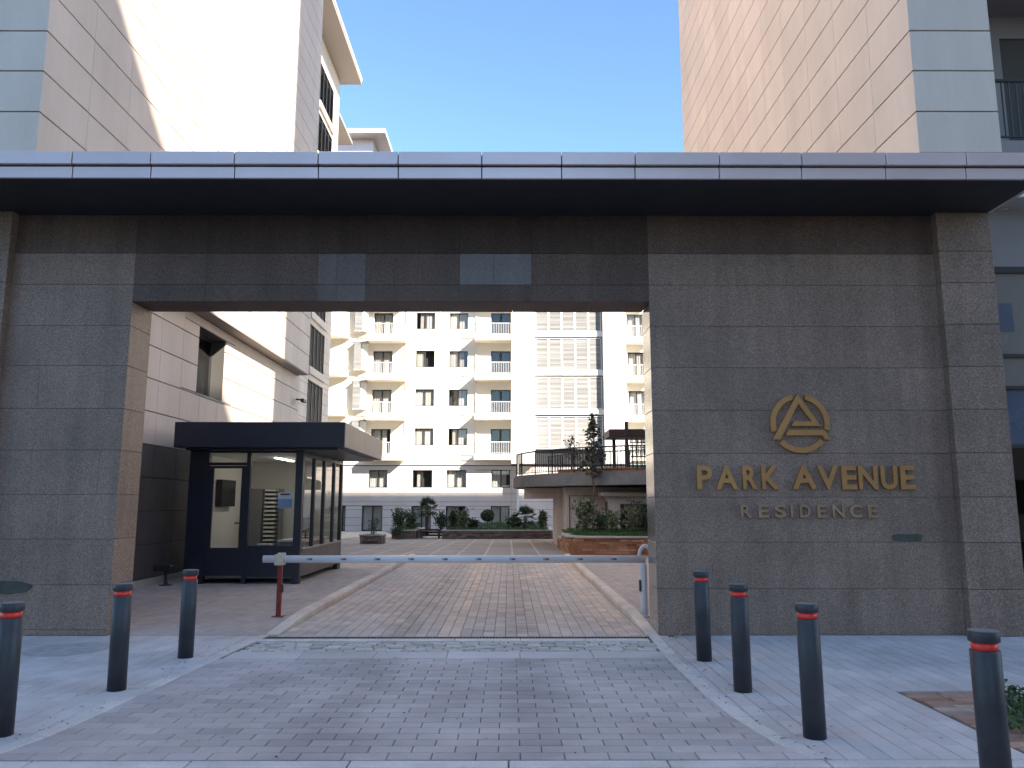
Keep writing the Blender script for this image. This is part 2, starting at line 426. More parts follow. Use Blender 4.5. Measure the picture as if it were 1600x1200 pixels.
def wall_openings(mb, x0, x1, z0, z1, y, holes, depth):
    """front sheet at y facing -y with rectangular holes and reveals"""
    xs = sorted({x0, x1} | {h[0] for h in holes} | {h[1] for h in holes}); xs = [x for x in xs if x0 <= x <= x1]
    zs = sorted({z0, z1} | {h[2] for h in holes} | {h[3] for h in holes}); zs = [z for z in zs if z0 <= z <= z1]
    for i in range(len(xs)-1):
        for k in range(len(zs)-1):
            cx, cz = (xs[i]+xs[i+1])/2, (zs[k]+zs[k+1])/2
            if any(h[0] < cx < h[1] and h[2] < cz < h[3] for h in holes): continue
            mb.add([(xs[i],y,zs[k]),(xs[i+1],y,zs[k]),(xs[i+1],y,zs[k+1]),(xs[i],y,zs[k+1])], [(0,1,2,3)])
    for (a, b, c, d) in holes:
        e = y+depth
        mb.add([(a,y,c),(b,y,c),(b,e,c),(a,e,c),(a,y,d),(b,y,d),(b,e,d),(a,e,d)], [(0,1,2,3),(4,7,6,5),(0,3,7,4),(1,5,6,2)])

def pane_set(parent, x0, x1, z0, z1, y, mull=1, fr=0.06, name='window', gm='glass', cur=True, curmat='curtain', part_open=None):
    """window facing -y: frame part with mullions, panes and curtains as its pieces"""
    mb = MB()
    mb.box(x0, x1, y, y+.07, z0, z0+fr).box(x0, x1, y, y+.07, z1-fr, z1)
    mb.box(x0, x0+fr, y, y+.07, z0+fr, z1-fr).box(x1-fr, x1, y, y+.07, z0+fr, z1-fr)
    step = (x1-x0)/(mull+1)
    for i in range(1, mull+1):
        xm = x0+step*i; mb.box(xm-fr*.55, xm+fr*.55, y-.004, y+.066, z0+fr, z1-fr)
    w = mb.build(name, 'dark_frame', parent)
    for i in range(mull+1):
        a, b = x0+step*i+fr, x0+step*(i+1)-fr
        MB().add([(a,y+.03,z0+fr),(b,y+.03,z0+fr),(b,y+.03,z1-fr),(a,y+.03,z1-fr)], [(0,1,2,3)]).build('pane', gm, w)
        if cur and random.random() < .95:
            top = z1-fr
            c = MB(); n = 10; V = []; F = []
            aa, bb = (a-.03, b+.03) if random.random() < .9 else ((a, a+(b-a)*.6) if i else (a+(b-a)*.4, b))
            for k in range(n+1):
                x = aa+(bb-aa)*k/n; yy = y+.16+.025*math.sin(k*2.4+i)
                V += [(x, yy, z0+fr*.5), (x, yy, top)]
            for k in range(n): F.append((2*k, 2*k+2, 2*k+3, 2*k+1))
            c.add(V, F).build('curtain', curmat, w)
    MB().add([(x0,y+.45,z0),(x1,y+.45,z0),(x1,y+.45,z1),(x0,y+.45,z1)], [(0,1,2,3)]).build('room_back', 'room_dark', w)
    return w

def gz(y): return 0.0 if y < 23 else -(min(y, 75)-23)*0.0105

# ================================================================== GROUND
mb = MB()
ys = [-300, 23, 75, 400]
for a, b in zip(ys[:-1], ys[1:]):
    mb.add([(-300,a,gz(a)-.06),(300,a,gz(a)-.06),(300,b,gz(b)-.06),(-300,b,gz(b)-.06)], [(0,1,2,3)])
structure(mb.build('ground', 'ground'))

def kerb_x(y, side):
    """edge line between crossover and pavement"""
    if side < 0:
        pts = [(4.0,-3.75),(5.4,-3.34),(5.9,-3.24),(6.9,-3.19),(8.0,-3.13),(9.1,-3.09),(10.1,-3.0)]
    else:
        pts = [(4.0,2.62),(4.6,2.28),(5.1,2.03),(5.7,1.85),(6.3,1.76),(7.0,1.73),(8.2,1.72),(9.5,1.76),(10.1,1.80)]
    if y <= pts[0][0]: return pts[0][1]
    for (a, xa), (b, xb) in zip(pts[:-1], pts[1:]):
        if a <= y <= b: return xa + (xb-xa)*(y-a)/(b-a)
    return pts[-1][1]

def bed(name, x0, x1, y0, y1, m='paver_bed', z=-0.014):
    """the mortar sheet that the pieces of this surface lie in"""
    mb = MB(); n = 1 if y1 <= 23 or y0 >= 23 else 2
    yy = [y0, y1] if n == 1 else [y0, 23, y1]
    for a, b in zip(yy[:-1], yy[1:]):
        mb.add([(x0,a,gz(a)+z),(x1,a,gz(a)+z),(x1,b,gz(b)+z),(x0,b,gz(b)+z)], [(0,1,2,3)])
    return structure(mb.build(name, m))

J = 0.006; T = 0.03
# --- crossover in front of the gate: grey pavers in running bond across the drive
cross = bed('crossover', -4.2, 2.9, 5.24, 8.55)
W, H = 0.285, 0.142
tiles = []
row = 0; y = 5.26
while y + H < 8.56:
    x = -4.2 + (W/2 if row % 2 else 0)
    yc = y + H/2
    xl, xr = kerb_x(yc, -1), kerb_x(yc, 1)
    while x < 2.8:
        a, b = max(x, xl), min(x+W, xr)
        if b-a > 0.05: tiles.append((((a+b)/2, yc, -T), b-a-J, H-J))
        x += W
    row += 1; y += H
place_tiles('paver', tiles, T, 0.004, 'z', cross, 'paver_grey', 300, 'paver_field', jit=0.0012)
# --- nearer pavement strip below the flush kerb line
near = bed('street_pavement', -9, 9, -4, 5.10, z=-0.0145)
tiles = []
W2, H2 = 0.40, 0.40
y = 5.09-H2; row = 0
while y > 3.2:
    x = -5 + (W2/2 if row % 2 else 0)
    while x < 5:
        tiles.append(((x+W2/2, y+H2/2, -T), W2-J, H2-J)); x += W2
    y -= H2; row += 1
place_tiles('paving_slab', tiles, T, 0.004, 'z', near, 'paver_walk', 120, 'slab_field', jit=0.001)
# --- flush kerb lines round the crossover
kl = MB().box(-9, 9, 5.10, 5.24, -.05, -.016).build('kerb_line', 'paver_bed'); structure(kl)
x = -9
while x < 8.9:
    link('kerbstone', tile_mesh('kerbstone', .99, .128, .034, .006, 'z', 'kerb_white'), kl, (x+.5, 5.17, -.032)); x += 1.0
def kerb_run(name, side, y0, y1, step, w, hgt, m):
    k = MB().box(-.01+kerb_x(y0,side), .01+kerb_x(y0,side), y0, y0+.02, -.05, -.02).build(name, 'paver_bed'); structure(k)
    y = y0
    while y < y1-.05:
        e = min(y+step, y1)
        xa, xb = kerb_x(y+.004, side), kerb_x(e-.004, side)
        V = []
        for yy, xx in ((y+.004, xa), (e-.004, xb)):
            V += [(xx-w/2, yy, -.04), (xx+w/2, yy, -.04), (xx+w/2, yy, hgt-.006), (xx+w/2-.008, yy, hgt), (xx-w/2+.008, yy, hgt), (xx-w/2, yy, hgt-.006)]
        F = [(i, (i+1)%6, 6+(i+1)%6, 6+i) for i in range(6)] + [tuple(reversed(range(6))), tuple(range(6,12))]
        F = [tuple(reversed(f)) for f in F]
        MB().add(V, F).build('kerbstone', m, k)
        y = e
    return k
kerb_run('kerb_left', -1, 5.24, 9.98, 0.5, 0.13, 0.008, 'kerb_white')
kerb_run('kerb_right', 1, 5.24, 9.98, 0.5, 0.13, 0.008, 'kerb_white')

# --- smooth slab band, rough cobble strip, edge band and slotted drain across the gateway
thr = bed('threshold', -3.0, 1.68, 8.55, 9.90, 'joint', -0.016)
x = -3.0
while x < 1.60:
    w = min(0.78, 1.68-x)
    link('band_slab', tile_mesh('band_slab', w-.005, .385, .03, .004, 'z', 'paver_walk'), thr, (x+w/2, 8.731, -.028)); x += w
x = -2.98
while x < 1.60:
    w = min(0.78, 1.68-x)
    link('edge_slab', tile_mesh('edge_slab', w-.005, .16, .03, .004, 'z', 'kerb_white'), thr, (x+w/2, 9.67, -.026)); x += w
cob = []
y = 8.93; r = 0
while y < 9.56:
    x = -2.97 + (0.06 if r % 2 else 0)
    while x < 1.62:
        w = random.uniform(.13, .23); hh = random.uniform(.08, .10)
        cob.append(((x+w/2, y+.05, -.03+random.uniform(-.006,.008)), w-.008, hh)); x += w+.006
    y += .105; r += 1
place_tiles('cobble', cob, .030, .009, 'z', thr, 'cobble', 290, 'cobble_field')
dr = thing('drain_grate', 'long dark slotted iron drain channel across the gateway drive', 'drain', (-.65, 9.83, 0))
MB().box(-2.98, 1.68, 9.775, 9.79, -.04, .002).box(-2.98, 1.68, 9.885, 9.90, -.04, .002).build('grate_frame', 'iron', dr)
mb = MB(); x = -2.97
while x < 1.66: mb.box(x, x+.018, 9.79, 9.885, -.03, -.002); x += .04
mb.build('grate_bars', 'iron', dr, kind='stuff')

# --- driveway through the gate: tan pavers laid lengthwise, one pale centre stripe
drv = bed('driveway', -2.85, 1.70, 9.905, 24.0)
W, H = 0.140, 0.285
tiles = []
ncol = int((1.69+2.84)/W)
for c in range(ncol+1):
    x = -2.84 + c*W
    w = min(W, 1.69-x)
    if w < .04: continue
    pale = c in (14, 15) and random.random() < 2
    y = 9.91 - random.choice((0, .07, .14, .2))
    while y < 23.98:
        a, b = max(y, 9.91), min(y+(H if random.random() < .72 else H/2), 23.98)
        e = y+(b-y)
        if b-a > .04:
            m_ = 'paver_light' if ((pale and random.random() < .7) or (c > ncol-4 and random.random() < .75) or random.random() < .03) else ('paver_grey' if (a < 10.3 and random.random() < .6) else 'paver_tan')
            tiles.append(((x+w/2, (a+b)/2, gz((a+b)/2)-T), w-J, b-a-J, m_))
        y = b
place_tiles('paver', tiles, T, 0.004, 'z', drv, 'paver_tan', 300, 'paver_field', jit=0.0015)
for side, xx in (('left', -2.925), ('right', 1.775)):
    k = structure(MB().box(xx-.01, xx+.01, 10.0, 10.02, -.05, -.02).build('drive_kerb_'+side, 'paver_bed'))
    y = 10.0
    while y < 23.9:
        hh = [0.012 + 0.095*min(1, max(0, (yy-10.0)/1.3)) for yy in (y, y+.8)]
        V = []
        for yy, h in ((y+.003, hh[0]), (y+.797, hh[1])):
            V += [(xx-.075, yy, -.05), (xx+.075, yy, -.05), (xx+.075, yy, h*.72), (xx+.055, yy, h), (xx-.068, yy, h), (xx-.075, yy, h*.9)]
        F = [(i, 6+i, 6+(i+1)%6, (i+1)%6) for i in range(6)] + [tuple(range(6)), tuple(reversed(range(6, 12)))]
        if side == 'right': V = [(2*xx-p[0], p[1], p[2]) for p in V]; F = [tuple(reversed(f)) for f in F]
        MB().add(V, F).build('kerbstone', 'kerb', k); y += 0.8

# --- pavements either side, outside and inside the gate
def clay_spot(x, y): return x > 3.38 and 5.3 < y < 7.08
def columns(x0, x1, y0, y1, w, l, edge=None, skip=None):
    out = []; x = x0; i = 0
    while x < x1-.03:
        ww = min(w, x1-x); y = y0 - (l/2 if i % 2 else 0)
        while y < y1-.02:
            a, b = max(y, y0), min(y+l, y1)
            if skip is clay_spot and x+ww/2 > 3.38:
                if a < 7.08 < b: a = 7.085
                elif a < 5.30 < b: b = 5.265
            if b-a > .04:
                xa, xb = x, x+ww
                if edge:
                    ex = edge((a+b)/2)
                    if edge is EL: xb = min(xb, ex)
                    else: xa = max(xa, ex)
                if xb-xa > .04 and not (skip and skip((xa+xb)/2, (a+b)/2)):
                    out.append((((xa+xb)/2, (a+b)/2, gz((a+b)/2)-T), xb-xa-J, b-a-J))
            y += l
        x += w; i += 1
    return out
def EL(y): return kerb_x(y, -1)-.002
def ER(y): return kerb_x(y, 1)+.002
pl = bed('pavement_left', -9.0, -3.0, 5.24, 10.0, z=-.0142)
def manhole_spot(x, y): return (x+4.92)**2+(y-9.07)**2 < .37**2
place_tiles('paver', columns(-8.0, -3.0, 5.25, 9.99, .15, .30, EL, manhole_spot), T, .004, 'z', pl, 'paver_walk', 250, 'paver_field', jit=.001)
pr = bed('pavement_right', 1.7, 9.0, 5.24, 10.0, z=-.0142)
place_tiles('paver', columns(1.7, 8.2, 5.25, 9.99, .15, .30, ER, clay_spot), T, .004, 'z', pr, 'paver_walk', 290, 'paver_field', jit=.001)
il = bed('inner_pavement_left', -7.3, -2.995, 10.0, 24.0, z=-.0138)
place_tiles('paver', columns(-7.29, -3.0, 10.01, 23.98, .11, .22), T, .003, 'z', il, 'paver_inner', 200, 'paver_field', jit=.001)
ir = bed('inner_pavement_right', 1.845, 6.4, 10.0, 24.0, z=-.0138)
place_tiles('paver', columns(1.85, 6.3, 10.01, 23.98, .11, .22), T, .003, 'z', ir, 'paver_inner', 200, 'paver_field', jit=.001)
# --- courtyard slabs with pale bands between
ct = bed('courtyard', -30, 20, 24.0, 62.0, 'court_band', -.006)
tiles = []
y = 24.02
while y < 44:
    for i in range(-10, 8):
        x = 0.12 + .9*i
        tiles.append(((x+.45, y+.45, gz(y+.45)-T), .82, .892))
    y += .9
place_tiles('paving_slab', tiles, T, .004, 'z', ct, 'court_slab', 295, 'slab_field')
# --- clay paving patch with weeds
cp = structure(MB().box(3.36, 6.0, 5.27, 7.09, -.05, -.0125).build('clay_paving', 'clay_bed'))
y = 5.29
while y < 7.05:
    x = 3.375; hh = random.uniform(.085, .13)
    while x < 5.9:
        w = random.uniform(.2, .5)
        if not (x > 3.52 and 5.62 < y < 6.85 and x+w < 5.2 and (x-3.5) > (6.9-y)*0 + (0.0 if y < 6.0 else (y-6.0)*.62)):
            link('clay_stone', tile_mesh('clay_stone', round(w,1)-.015, hh-.012, .03, .006, 'z', 'clay'), cp, (x+w/2, y+hh/2, -.03+random.uniform(-.004,.004)), rot=(0,0,random.uniform(-.04,.04)))
        x += round(w,1)
    y += hh
def blades(mb, x, y, z, h, w=.01, lean=.5):
    a = random.uniform(0, 6.28); l = random.uniform(0, lean)*h
    dx, dy = math.cos(a), math.sin(a)
    mb.add([(x-dy*w, y+dx*w, z), (x+dy*w, y-dx*w, z), (x+dx*l*.4, y+dy*l*.4, z+h*.6), (x+dx*l, y+dy*l, z+h*.95)], [(0,1,2), (1,3,2), (0,2,3)])
def leaf(mb, p, L, w, rnd=1.0, up=0.0):
    d = Vector((random.gauss(0,1), random.gauss(0,1), random.gauss(up,.8))).normalized()
    s = d.orthogonal().normalized(); q = Matrix.Rotation(random.uniform(0, 6.28), 3, d); s = q @ s
    n = d.cross(s)
    p = Vector(p)
    mb.add([p, p+d*L*.45+s*w+n*L*.06, p+d*L, p+d*L*.45-s*w+n*L*.06], [(0,1,2), (0,2,3)])
mb = MB()
for i in range(1500):
    x = random.uniform(3.5, 5.3); y = random.uniform(5.66, 6.82)
    if x-3.5 < (y-5.9)*.55: continue
    d = .5+.5*math.sin(x*7+2)*math.sin(y*9)
    for k in range(3): leaf(mb, (x+random.gauss(0,.02), y+random.gauss(0,.02), random.uniform(0, .06+.12*d)), random.uniform(.03,.07), .014, up=.6)
w = mb.build('weeds', 'leaf_mid', kind='stuff'); w["label"] = 'low green weeds growing in the clay paved patch'; w["category"] = 'weeds'

mh = thing('manhole_cover', 'round grey manhole cover in the pavement left of the drive', 'manhole cover', (-4.92, 9.07, 0))
MB().lathe((-4.92, 9.07, -.03), [(.43,0),(.43,.034),(.35,.035)], 40).build('ring', 'manhole', mh)
mb = MB().lathe((-4.92, 9.07, -.03), [(.342,0),(.342,.030),(.34,.031)], 40)
for i in range(-5, 6):
    for k in range(-5, 6):
        if i*i+k*k < 27: mb.box(-4.92+i*.055-.018, -4.92+i*.055+.018, 9.07+k*.055-.018, 9.07+k*.055+.018, 0.001, .0035)
mb.build('lid', 'manhole', mh)

# ================================================================== ENTRANCE GATE
gate = thing('entrance_gate', 'wide dark granite entrance gateway with flat overhanging canopy', 'gateway', (0, 10.3, 0))
XL0, XL1, XR0, XR1 = -6.55, -4.95, 1.85, 5.66
ROWS = [0.0, .07, .60, 1.155, 1.71, 2.265, 2.815, 3.37, 3.92, 4.24, 4.47, 5.02, 5.43]
YF = 10.0
mb = MB()
mb.box(-9.0, XL1-.03, YF+.03, 10.57, -.05, 5.42)
mb.box(XR0+.03, 6.34, YF+.03, 10.57, -.05, 5.42)
mb.box(XL1-.029, XR0+.029, YF+.03, 10.57, 4.27, 5.42)
mb.build('core', 'gate_core', gate)
def slab_rows(x0, x1, rows, widths, yf, off=0.0, m='granite'):
    """granite slabs facing -y"""
    for r in range(len(rows)-1):
        z0, z1 = rows[r], rows[r+1]
        x = x0; k = 0
        first = widths*(.55 if (r+off) % 2 else 1.0)
        while x < x1-.01:
            w = first if k == 0 else widths
            if x1-(x+w) < .25: w = x1-x
            link('slab', tile_mesh('slab', w-.0012, z1-z0-.0035, .030, .002, '-y', 'granite_shaded' if z0 > 4.85 else m), gate, (x+w/2, yf+.030+random.uniform(-.0006,.0006), (z0+z1)/2))  # top course takes the granite with canopy shade painted in
            x += w; k += 1
rr = [0.0, .56, 1.13, 1.69, 2.245, 2.80, 3.355, 3.91, 4.466, 4.895, 5.43]
slab_rows(XR0, XR1, rr, 1.27, YF)
rl = [0.0, .07, .61, 1.17, 1.725, 2.285, 2.82, 3.38, 3.91, 4.466, 4.895, 5.43]
slab_rows(XL0, XL1, rl, .86, YF, 1)
slab_rows(-9.0, -7.28, rl, .86, YF, 1)
# lintel
for r, (z0, z1) in enumerate(((4.24, 4.466), (4.466, 4.895), (4.895, 5.43))):
    xs = [-4.95, -4.0, -3.2, -2.53, -2.28, -1.9, -1.2, -.65, -.2, .30, 1.1, 1.85]
    for a, b in zip(xs[:-1], xs[1:]):
        m = 'granite_head_shaded' if z0 > 4.85 else 'granite_shaded'  # lintel colours carry painted shade, deepest in the top course
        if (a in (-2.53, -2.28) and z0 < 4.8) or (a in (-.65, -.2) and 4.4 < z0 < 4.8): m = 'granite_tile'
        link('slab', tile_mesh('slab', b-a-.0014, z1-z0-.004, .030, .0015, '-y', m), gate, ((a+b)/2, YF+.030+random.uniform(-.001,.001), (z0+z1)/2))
x = XL1
while x < XR0-.02:
    w = min(1.0, XR0-x)
    link('soffit_slab', tile_mesh('soffit_slab', w-.003, .565, .03, .003, '-z', 'granite_shaded'), gate, (x+w/2, YF+.29, 4.27)); x += w
# jambs
for z0, z1 in zip(rl[:-1], rl[1:]):
    if z0 > 4.2: break
    z1 = min(z1, 4.238)
    link('jamb_slab', tile_mesh('jamb_slab', .565, z1-z0-.004, .03, .003, '+x', 'granite'), gate, (XL1-.03, YF+.29, (z0+z1)/2))
for z0, z1 in zip(rr[:-1], rr[1:]):
    if z0 > 4.2: break
    z1 = min(z1, 4.238)
    link('jamb_slab', tile_mesh('jamb_slab', .565, z1-z0-.004, .03, .003, '-x', 'granite_jamb'), gate, (XR0+.03, YF+.29, (z0+z1)/2))
# pilasters
for (a, b) in ((5.66, 6.37), (-7.28, -6.55)):
    MB().box(a+.03, b-.03, 9.90, YF+.029, 0, 5.42).build('pilaster_core', 'core', gate)
    for z0, z1 in zip(rr[:-1], rr[1:]):
        link('slab', tile_mesh('slab', b-a, z1-z0-.004, .03, .004, '-y', 'granite'), gate, ((a+b)/2, 9.90, (z0+z1)/2))
        ax, xx = ('-x', a+.03) if a > 0 else ('+x', b-.03)
        link('slab', tile_mesh('slab', .125, z1-z0-.004, .03, .003, ax, 'granite'), gate, (xx, 9.965, (z0+z1)/2))
        if a > 0: link('slab', tile_mesh('slab', .66, z1-z0-.004, .03, .003, '+x', 'granite'), gate, (b-.03, 10.24, (z0+z1)/2))
# canopy
YC = 8.78
MB().box(-9.0, 6.36, YC+.05, 10.6, 5.432, 5.70).build('canopy', 'canopy_soffit', gate)
fx = [-9.0, -8.1, -7.1, -6.15] + [v*8.74/8.1 for v in (-4.8,-3.94,-3.02,-2.1,-1.22,-.3,.58,1.39,2.32,3.23,4.16,5.05)] + [6.42]
fx = sorted(set(fx))
for a, b in zip(fx[:-1], fx[1:]):
    MB().bbox(a+.006, b-.006, YC+.012, YC+.05, 5.425, 5.565, .004).build('fascia_panel', 'fascia', gate)
    MB().bbox(a+.006, b-.006, YC-.025, YC+.05, 5.585, 5.745, .006).build('fascia_panel', 'fascia', gate)
MB().box(-9.0, 6.40, YC+.03, YC+.052, 5.55, 5.60).build('fascia_groove', 'core', gate)
MB().bbox(6.362, 6.42, YC+.052, 10.6, 5.43, 5.745, .006).build('fascia_end', 'fascia', gate)
MB().box(-9.0, 6.36, YC+.055, 10.6, 5.702, 5.735).build('canopy_top', 'concrete', gate)
# paint patches on the stone
def patch(cx, cz, rx, rz, y, square=False):
    pts = []
    n = 28
    for i in range(n):
        t = 2*math.pi*i/n
        e = .35 if square else 1.0
        c, s_ = math.cos(t), math.sin(t)
        pts.append((cx+rx*math.copysign(abs(c)**e, c)*(1+.04*math.sin(5*t)), cz+rz*math.copysign(abs(s_)**e, s_)*(1+.06*math.sin(7*t))))
    MB().prism_xz(pts, y-.0025, y-.0005).build('paint_patch', 'paint_patch', gate)
patch(-6.22, .58, .30, .082, 9.998)
patch(5.02, 1.185, .19, .045, 9.998, True)

# ---- sign: emblem and letters
sign = thing('entrance_sign', 'gold metal PARK AVENUE RESIDENCE lettering and round emblem on granite wall', 'sign', (3.77, 9.97, 1.9))
def PX(zx): return 2.38 + ((1060+zx*.25)-1088)*.008147
def PZ(zy): return 1.80 + (763-(580+zy*.25))*.00818
YS0, YS1 = 9.945, 10.0
mb = MB()
poly = [(768,140),(598,430),(645,430),(771,205),(850,316),(738,316),(720,345),(905,345)]
mb.prism_xz([(PX(a), PZ(b)) for a, b in poly], YS0, YS1)
mb.build('emblem_letter', 'brass', sign)
MB().prism_xz([(PX(a), PZ(b)) for a, b in [(700,368),(682,404),(912,404),(928,430),(962,430),(925,368)]], YS0, YS1).build('emblem_bar', 'brass', sign)
def arc(a0, a1):
    n = 22; pts = []
    cx, cz = PX(777), PZ(327); ro, ri = 187*.25*.00815, 154*.25*.00815
    for i in range(n+1):
        t = R(a0+(a1-a0)*i/n); pts.append((cx+ro*math.cos(t), cz+ro*math.sin(t)))
    for i in range(n, -1, -1):
        t = R(a0+(a1-a0)*i/n); pts.append((cx+ri*math.cos(t), cz+ri*math.sin(t)))
    MB().prism_xz(pts, YS0+.006, YS1).build('emblem_arc', 'brass', sign)
arc(104, 197); arc(-14, 76); arc(223, 320)
def letter(ch, x0, x1, z0, z1, m, bold, dep):
    cu = bpy.data.curves.new('letter', 'FONT'); cu.body = ch; cu.extrude = 0.1; cu.offset = bold; cu.size = 1.0
    to = bpy.data.objects.new('letter_tmp', cu); COL.objects.link(to)
    dg = bpy.context.evaluated_depsgraph_get(); dg.update()
    me = bpy.data.meshes.new_from_object(to.evaluated_get(dg))
    bpy.data.objects.remove(to)
    xs = [v.co.x for v in me.vertices]; ys_ = [v.co.y for v in me.vertices]
    ax, bx, ay, by = min(xs), max(xs), min(ys_), max(ys_)
    for v in me.vertices:
        u = (v.co.x-ax)/(bx-ax); w_ = (v.co.y-ay)/(by-ay); d = v.co.z
        v.co = (x0+u*(x1-x0), 10.0-dep/2-d/0.1*dep/2, z0+w_*(z1-z0))
    me.materials.clear(); me.materials.append(M[m])
    link('letter', me, sign)
for ch, a, b in (('P',115,210),('A',232,370),('R',400,492),('K',518,628),('A',708,860),('V',866,998),('E',1018,1112),('N',1122,1242),('U',1262,1365),('E',1384,1475)):
    letter(ch, PX(a), PX(b), PZ(738), PZ(592), 'brass', .028, .05)
for ch, a, b in (('R',380,448),('E',490,553),('S',592,660),('I',690,704),('D',747,812),('E',855,912),('N',950,1024),('C',1057,1133),('E',1170,1232)):
    letter(ch, PX(a), PX(b), PZ(911), PZ(832), 'bronze_dull', .022, .04)

# ================================================================== BUILDINGS BESIDE THE GATE
def panel_grid(axis, fixed, u0, u1, z0, z1, dz, du, holes=(), zstart=None):
    """tiles for a panelled face; axis '+x'/'-x': u is y; '-y': u is x"""
    out = []
    zs = []; z = zstart if zstart is not None else z0
    while z > z0: z -= dz
    while z < z1:
        a, b = max(z, z0), min(z+dz, z1)
        if b-a > .05: zs.append((a, b))
        z += dz
    for a, b in zs:
        u = u0
        while u < u1-.02:
            e = min(u+du, u1)
            if u1-e < .25: e = u1
            segs = [(u, e, a, b)]
            for (h0, h1, k0, k1) in holes:
                nxt = []
                for (p, q, r_, s_) in segs:
                    if h1 <= p or h0 >= q or k1 <= r_ or k0 >= s_: nxt.append((p, q, r_, s_)); continue
                    if k0 > r_+.02: nxt.append((p, q, r_, k0))
                    if k1 < s_-.02: nxt.append((p, q, k1, s_))
                    rr0, ss0 = max(r_, k0), min(s_, k1)
                    if h0 > p+.02: nxt.append((p, h0, rr0, ss0))
                    if h1 < q-.02: nxt.append((h1, q, rr0, ss0))
                segs = nxt
            for (p, q, r_, s_) in segs:
                c = (p+q)/2; zc = (r_+s_)/2
                loc = (fixed, c, zc) if axis in ('+x', '-x') else (c, fixed, zc)
                out.append((loc, q-p-.007, s_-r_-.020))
            u = e
    return out
# ---- left building
lb = thing('apartment_building', 'beige panelled apartment block rising behind the left end of the gate', 'building', (-10, 18, 0))
XU, XW = -6.90, -7.28
win = (18.02, 19.77, 4.17, 5.76)
mb = MB()
mb.box(-25, XU-.04, 10.80, 26.55, 6.03, 33.0)
mb.build('upper_core', 'panel_gap', lb)
mb = MB()
x = XW-.04
def sheet_x(mb, x, y0, y1, z0, z1, hole, depth):
    ysx = [y0, hole[0], hole[1], y1]; zsx = [z0, hole[2], hole[3], z1]
    for i in range(3):
        for k in range(3):
            if i == 1 and k == 1: continue
            mb.add([(x,ysx[i],zsx[k]),(x,ysx[i+1],zsx[k]),(x,ysx[i+1],zsx[k+1]),(x,ysx[i],zsx[k+1])], [(0,1,2,3)])
    a, b, c, d = hole; e = x-depth
    mb.add([(x,a,c),(x,b,c),(e,b,c),(e,a,c),(x,a,d),(x,b,d),(e,b,d),(e,a,d)], [(0,3,2,1),(4,5,6,7),(0,4,7,3),(1,2,6,5)])
sheet_x(mb, x, 10.6, 26.88, -.3, 6.03, win, .5)
mb.add([(x,26.88,-.3),(-25,26.88,-.3),(-25,26.88,6.03),(x,26.88,6.03)], [(0,1,2,3)])
mb.build('lower_wall', 'panel_gap', lb)
place_tiles('panel', panel_grid('+x', XU-.04, 10.76, 26.56, 6.0, 33.0, .645, 1.26, zstart=6.66), .04, .004, '+x', lb, 'panel', 290, 'panels_above')
place_tiles('panel', panel_grid('-y', 10.80, -16.0, XU-.001, 5.75, 33.0, .645, 2.4, zstart=6.66), .04, .004, '-y', lb, 'panel', 60, 'panels_above')
tl = panel_grid('+x', XW-.04, 10.62, 26.9, .13, 5.985, .667, 1.09, [win], zstart=.13)
tl = [t + (('panel_shaded',) if t[0][2] < 2.79 else ('panel',)) for t in tl]  # lower rows get the colour with shade painted in
place_tiles('panel', tl, .04, .004, '+x', lb, 'panel', 290)
MB().box(-8.2, XU-.002, 10.80, 26.55, 5.988, 6.028).build('overhang_soffit', 'eave', lb)
MB().box(XW-.09, XW+.03, 10.62, 26.9, -.02, .12).build('plinth', 'kerb', lb)
# end face of the upper storeys and recessed window
w = MB()
w.box(XW-.42, XW-.36, win[0], win[1], win[2], win[2]+.07).box(XW-.42, XW-.36, win[0], win[1], win[3]-.07, win[3])
w.box(XW-.42, XW-.36, win[0], win[0]+.07, win[2]+.07, win[3]-.07).box(XW-.42, XW-.36, win[1]-.07, win[1], win[2]+.07, win[3]-.07)
wo = w.build('window', 'dark_frame', lb)
MB().add([(XW-.39,win[0]+.06,win[2]+.06),(XW-.39,win[1]-.06,win[2]+.06),(XW-.39,win[1]-.06,win[3]-.06),(XW-.39,win[0]+.06,win[3]-.06)],[(0,1,2,3)]).build('pane', 'glass_dark', wo)
MB().box(XW-.5, XW+.02, win[0]-.03, win[1]+.03, win[2]-.04, win[2]+.001).build('sill', 'coping', wo)
MB().add([(XW-.53,win[0],win[2]),(XW-.53,win[1],win[2]),(XW-.53,win[1],win[3]),(XW-.53,win[0],win[3])],[(0,1,2,3)]).build('room_back', 'int_grey', wo)
# ---- right building
rb = thing('apartment_building', 'tall beige panelled apartment block rising behind the right end of the gate', 'building', (12, 18, 0))
XRB = 5.98
HR = 32.4
mb = MB()
mb.box(XRB+.04, 7.15, 10.74, 25.16, 5.78, HR)
mb.box(XRB+.04, 7.15, 12.2, 25.16, -.3, 5.78)
mb.box(7.15, 52, 12.2, 25.16, -.3, HR)
mb.build('core', 'panel_gap', rb)
place_tiles('panel', panel_grid('-x', XRB+.04, 10.70, 25.2, 5.0, HR, .645, 1.26, zstart=6.66), .04, .004, '-x', rb, 'panel', 290, 'panels_above')
place_tiles('panel', panel_grid('-x', XRB+.04, 10.70, 25.2, 0.0, 5.0, .645, 1.26, zstart=5.0), .04, .004, '-x', rb, 'panel', 0, 'panels_below')
place_tiles('panel', panel_grid('-y', 10.74, XRB+.001, 7.19, 5.4, HR, .645, 1.4, zstart=6.66), .04, .004, '-y', rb, 'panel', 60, 'panels_above')
MB().box(7.15, 7.19, 10.75, 12.2, 0, HR).build('return_wall', 'panel', rb)
